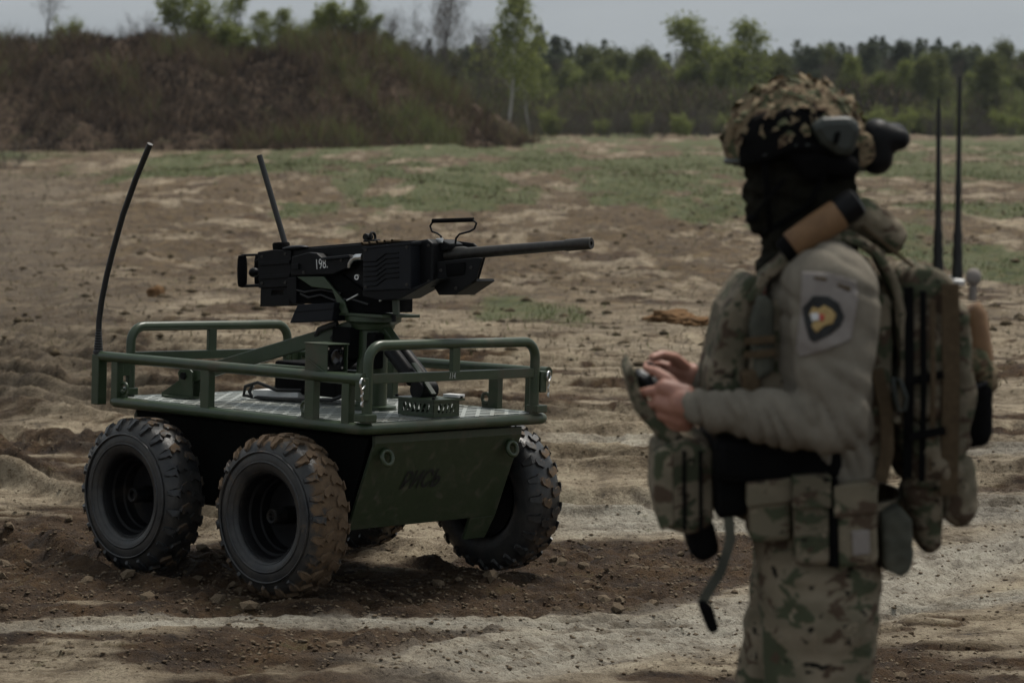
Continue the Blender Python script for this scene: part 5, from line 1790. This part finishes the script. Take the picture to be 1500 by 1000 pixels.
strap(MB(), [pp(1112, 440, .12), pp(1130, 405, .125), pp(1165, 378, .13), pp(1210, 360, .13), pp(1262, 380, .13), pp(1300, 440, .13)], .075, .02).build('shoulder_strap', M['camo_fine'], vest, 0, .005)
ta, tb = pp(1160, 362, -.155), pp(1230, 313, -.155)
MB().tube([ta, ta.lerp(tb, .04), ta.lerp(tb, .5), ta.lerp(tb, .96), tb], [.029, .031, .032, .031, .029], 20).build('tan_tube', M['tan'], vest, 40)
tc = ta + (ta - tb).normalized() * .022
MB().tube([ta, tc], [.029, .024], 16).build('tube_end', M['black_flat'], vest, 40)
td = tb + (tb - ta).normalized() * .045
MB().tube([tb, tb.lerp(td, .3), tb.lerp(td, .9), td], [.028, .031, .029, .02], 16).build('tube_head', M['black'], vest, 40)
b = MB()
b.cap(pp(1262, 320, -.08), pp(1300, 345, -.06), .04, .038); b.cap(pp(1285, 335, .06), pp(1262, 330, -.04), .04, .04)
blob('rolled_hood', b, .007, M['camo'], vest, 3, soft(.008, 28))

# belt and pouches
m = MB()
n = 40
ring = [Vector((pp(1197, 740).x + math.cos(t) * .165, math.sin(t) * .205, pp(1197, 735).z)) for t in np.linspace(0, 2 * math.pi, n + 1)[:-1]]
V, Fq = [], []
for p in ring:
    d = Vector((p.x - pp(1197, 740).x, p.y, 0)).normalized() * .004
    V += [p - d - Vector((0, 0, .024)), p + d - Vector((0, 0, .024)), p + d + Vector((0, 0, .024)), p - d + Vector((0, 0, .024))]
for i in range(n):
    for k in range(4):
        j = (i + 1) % n
        Fq.append((i * 4 + k, i * 4 + (k + 1) % 4, j * 4 + (k + 1) % 4, j * 4 + k))
belt = m.add(V, Fq).build('belt', M['camo_fine'], person, 40)
def pouch(pts, d0, d1, mat, flap=True, bev=.012):
    o = kit('pouch', pts, d0, d1, mat, bev, belt)
    if flap:
        (x0, y0), (x1, y1) = pts[0], pts[1]
        h_ = (max(p[1] for p in pts) - min(p[1] for p in pts)) * .34
        kit('flap', [(x0 - 2, y0 - 4), (x1 + 2, y1 - 4), (x1 + 2, y1 + h_), (x0 - 2, y0 + h_)], d0 - .008, d0 + .03, mat, .004, belt)
    return o
pouch([(1097, 712), (1158, 704), (1160, 792), (1100, 796)], -.215, -.10, M['camo'])
pouch([(1164, 702), (1216, 700), (1217, 828), (1166, 830)], -.245, -.14, M['camo_fine'])
pouch([(1224, 716), (1284, 708), (1288, 826), (1228, 834)], -.245, -.13, M['camo'])
MB().bar(pp(1220, 700, -.24), pp(1221, 830, -.235), .02, .012).build('belt_strap', M['black_flat'], belt, 0, .002)
kit('pouch_window', [(1248, 778), (1274, 776), (1275, 812), (1250, 814)], -.252, -.24, M['patchcloth'], .003, belt)
b = MB()
b.prism([(1290, 752), (1318, 742), (1336, 760), (1340, 826), (1322, 848), (1296, 838)], lambda x, y: pp(x, y, -.19), lambda x, y: Vector((pp(x, y, -.19).x, -.07, pp(x, y, -.19).z)))
blob('pouch', b, .006, M['greypouch'], belt, 6, soft(.005, 26))
# hanging belly pouch, trailing strap with buckle
kit('belly_pouch', [(968, 655), (1004, 642), (1046, 652), (1046, 770), (1010, 786), (966, 772), (962, 700)], -.15, .10, M['camo_fine'], .016)
kit('belly_pouch_front', [(960, 664), (974, 656), (986, 660), (988, 770), (968, 778), (958, 730)], -.156, .07, M['camo'], .006)
for x in (1002, 1026):
    MB().bar(pp(x, 660, -.155), pp(x + 1, 776, -.155), .018, .006).build('webbing_strip', M['black_flat'], person, 0, .001)
kit('dark_pouch', [(1006, 772), (1046, 764), (1056, 810), (1030, 826), (1010, 812)], -.13, .02, M['black_flat'], .012)
kit('dark_pouch', [(1046, 690), (1096, 700), (1096, 756), (1050, 762)], -.17, .08, M['black_flat'], .012)
strap(MB(), [pp(1066, 745, -.16), pp(1070, 790, -.17), pp(1056, 836, -.175), pp(1036, 868, -.18), pp(1028, 885, -.18)], .02, .005, (1, 0, .3)).build('loose_strap', M['greypouch'], person, 0, .001)
b = MB(); b.cap(pp(1029, 884, -.18), pp(1044, 918, -.18), .010, .012); b.cap(pp(1036, 892, -.18), pp(1046, 912, -.18), .012, .007)
blob('strap_buckle', b, .004, M['black_flat'], person, 2)
strap(MB(), [pp(1284, 540, -.17), pp(1298, 600, -.175), pp(1300, 660, -.18), pp(1290, 706, -.18)], .026, .005, (1, 0, 0)).build('side_strap', M['webbing'], person, 0, .001)
m = MB().tube([pp(*p, -.19) for p in ((1308, 552), (1318, 556), (1328, 582), (1326, 600), (1316, 602), (1311, 580))], .0045, 8, closed=True)
m.build('carabiner', M['headset'], person, 60)

# control tray hanging from the vest
kit('control_tray', [(916, 548), (926, 532), (938, 575), (968, 616), (1006, 642), (1004, 664), (962, 640), (930, 602)], -.125, .115, M['camo_fine'], .008)

# ------------------------------------------------------------------ remote control in the hands
CC = Vector((0, 0, 0)) + pp(950, 560, 0) + BASE
ctl = empty('remote_control', Matrix.Translation(CC) @ Matrix.Rotation(R(22), 4, 'Y'), 'small black handheld remote control gripped in both hands', 'remote control')
b = MB()
b.box((0, 0, 0), (.060, .13, .026))
for s in (-1, 1):
    b.cap((.0, s * .062, 0), (.045, s * .078, -.012), .020, .016)
me = blob('controller_body', b, .004, M['black'], ctl, 3)
for s in (-1, 1):
    MB().cyl((-.004, s * .05, .012), (-.006, s * .05, .030), .005, n=8).lathe([(.028, .004), (.030, .010), (.035, .011), (.036, 0)], (-.004, s * .05, 0), (0, 0, 1), 14).build('thumb_stick', M['blue_black'], ctl, 40)
MB().box((-.004, 0, .0145), (.040, .052, .005)).build('screen', M['steel'], ctl, 0, .001)
MB().cyl((-.03, -.03, .005), (-.052, -.03, .012), .006, n=10).build('antenna_stub', M['black_flat'], ctl, 40)

# ------------------------------------------------------------------ backpack with radio aerials
BP = BASE + Vector((pp(1385, 700).x, 0, pp(1385, 700).z))
pack = empty('backpack', Matrix.Translation(BP), 'camouflage backpack with two tall black radio aerials on the person\'s back', 'backpack')
OFF = BASE - BP
def q_(px, py, dy=0): return pp(px, py, dy) + OFF
def bk(name, pts, d0, d1, mat, bevel=.012):
    P2 = [q_(px, py, d0) for px, py in pts]
    n = len(P2)
    vs = P2 + [Vector((v.x, d1, v.z)) for v in P2]
    fs = [tuple(range(n)), tuple(reversed(range(n, 2 * n)))] + [(i, n + i, n + (i + 1) % n, (i + 1) % n) for i in range(n)]
    return MB().add(vs, fs).build(name, mat, pack, 0, bevel)
b = MB()
b.prism([(1318, 430), (1332, 396), (1362, 388), (1400, 416), (1424, 470), (1430, 600), (1408, 716), (1340, 722), (1316, 640)], lambda x, y: q_(x, y, -.15), lambda x, y: Vector((q_(x, y, -.15).x, .15, q_(x, y, -.15).z)))
blob('main_compartment', b, .008, M['camo_fine'], pack, 26, soft(.016, 12))
b = MB(); b.cap(q_(1350, 480, -.135), q_(1352, 590, -.14), .036, .04); b.cap(q_(1376, 500, -.125), q_(1372, 590, -.13), .034, .036)
blob('side_pocket', b, .006, M['camo'], pack, 4, soft(.008, 20))
b = MB(); b.cap(q_(1352, 640, -.13), q_(1378, 690, -.12), .044, .046)
blob('side_pocket', b, .006, M['camo_fine'], pack, 4, soft(.008, 20))
for x, y0, y1, w, mt in ((1331, 420, 700, .018, 'black_flat'), (1352, 425, 705, .012, 'black_flat'), (1366, 440, 690, .010, 'webbing'), (1392, 415, 725, .034, 'webbing')):
    strap(MB(), [q_(x, y0, -.165), q_(x + 1, (y0 + y1) / 2, -.186 if x < 1390 else -.17), q_(x - 2, y1, -.16)], w, .006, (1, 0, 0)).build('compression_strap', M[mt], pack, 0, .001)
for a, c in (((1325, 560), (1382, 548)), ((1330, 640), (1385, 630))):
    MB().bar(q_(*a, -.182), q_(*c, -.182), .005, .016).build('side_strap', M['black_flat'], pack, 0, .001)
MB().tube([q_(1418, 452, -.06), q_(1424, 462, -.06), q_(1432, 530, -.06)], [.026, .030, .032], 18).build('tan_roll', M['tan'], pack, 40)
b = MB(); b.cap(q_(1425, 530, -.07), q_(1438, 555, -.05), .036, .036); b.cap(q_(1425, 545, .05), q_(1432, 545, .0), .036, .036)
blob('camo_roll', b, .006, M['camo_hat'], pack, 3, soft(.005, 30))
b = MB(); b.cap(q_(1425, 575, -.06), q_(1430, 632, -.06), .040, .033); b.cap(q_(1425, 575, .04), q_(1425, 625, .04), .038, .033)
blob('black_pouch', b, .006, M['black_flat'], pack, 3, soft(.004, 30))
MB().tube([q_(1398, 560, -.13), q_(1394, 590, -.16), q_(1400, 630, -.15), q_(1415, 640, -.11)], .004, 6).tube([q_(1402, 585, -.13), q_(1430, 566, -.115), q_(1446, 560, -.09)], .004, 6).build('cord', M['blue_black'], pack, 60)
b = MB(); b.cap(q_(1400, 690, -.08), q_(1406, 745, -.08), .040, .036); b.cap(q_(1400, 690, .06), q_(1406, 745, .06), .040, .036)
blob('lower_pouch', b, .006, M['camo'], pack, 4, soft(.006, 22))
b = MB(); b.cap(q_(1350, 715, -.10), q_(1362, 790, -.09), .042, .026); b.cap(q_(1345, 720, .06), q_(1358, 780, .06), .045, .03)
blob('waist_pad', b, .006, M['camo_fine'], pack, 4, soft(.006, 22))
bk('radio_top', [(1384, 408), (1414, 410), (1414, 420), (1384, 420)], -.09, .02, M['steel'], .003)
MB().ell(q_(1426, 406, -.06), (.016, .016, .018)).cyl(q_(1426, 412, -.06), q_(1424, 440, -.06), .008).build('white_cap', M['patchcloth'], pack, 60)
for x0, y0, x1, y1, dy in ((1374, 402, 1375, 143, -.02), (1402, 412, 1406, 112, -.05)):
    a, c = q_(x0, y0, dy), q_(x1, y1, dy)
    pr = [(0, .0115), (.06, .0115), (.10, .0095), (.14, .0108), (.18, .0085), (.22, .0098), (.26, .0075), (.40, .0062), (.46, .0072), (.50, .0055), (.80, .0048), (.97, .0042), (1.0, .003)]
    MB().tube([a.lerp(c, t) for t, r in pr], [r for t, r in pr], 12).build('radio_aerial', M['cable'], pack, 60)
m = MB()
strap(m, [q_(1262, 330, -.12), q_(1290, 352, -.125), q_(1330, 385, -.12), q_(1366, 408, -.11), q_(1386, 418, -.10)], .022, .006).build('load_strap', M['webbing'], pack, 0, .001)
strap(MB(), [q_(1240, 350, -.145), q_(1275, 362, -.15), q_(1306, 405, -.15), q_(1320, 460, -.15), q_(1322, 540, -.155), q_(1310, 620, -.165)], .05, .014).build('pack_strap', M['camo_fine'], pack, 0, .004)

# ------------------------------------------------------------------ lone lumps on the field
def heap(name, px, py, size, label, seed, mat, flat):
    q = WORLD.pix(px, py, 2, 0)
    z = ground_z(q.x, q.y)
    bm = bmesh.new()
    bmesh.ops.create_icosphere(bm, subdivisions=4, radius=1)
    for v in bm.verts:
        k = 1 + .45 * mnoise.noise(v.co * 1.6 + Vector((seed, 0, 0))) + .35 * mnoise.noise(v.co * 4.3 + Vector((0, seed, 0))) + .18 * mnoise.noise(v.co * 11)
        v.co = Vector((v.co.x * k * size, v.co.y * k * size, v.co.z * k * size * flat))
    me = bpy.data.meshes.new(name); bm.to_mesh(me); bm.free(); me.shade_smooth()
    o = link(name, me, mat)
    o.location = (q.x, q.y, z + size * flat * .25)
    tag(o, label, 'soil heap')
M['clay'] = simple('orange_clay', (.10, .058, .028), (.19, .11, .055), .95, scale=9, spec=.1, bump=.4)
heap('clay_lump', 228, 438, .10, 'lone round lump of orange clay on the sandy track', 3, M['clay'], .8)
heap('clay_heap', 985, 466, .24, 'low crumbled heap of orange clay in the field', 8, M['clay'], .32)
heap('clay_heap', 1020, 470, .16, 'small orange clay mound beside the larger crumbled heap', 12, M['clay'], .3)
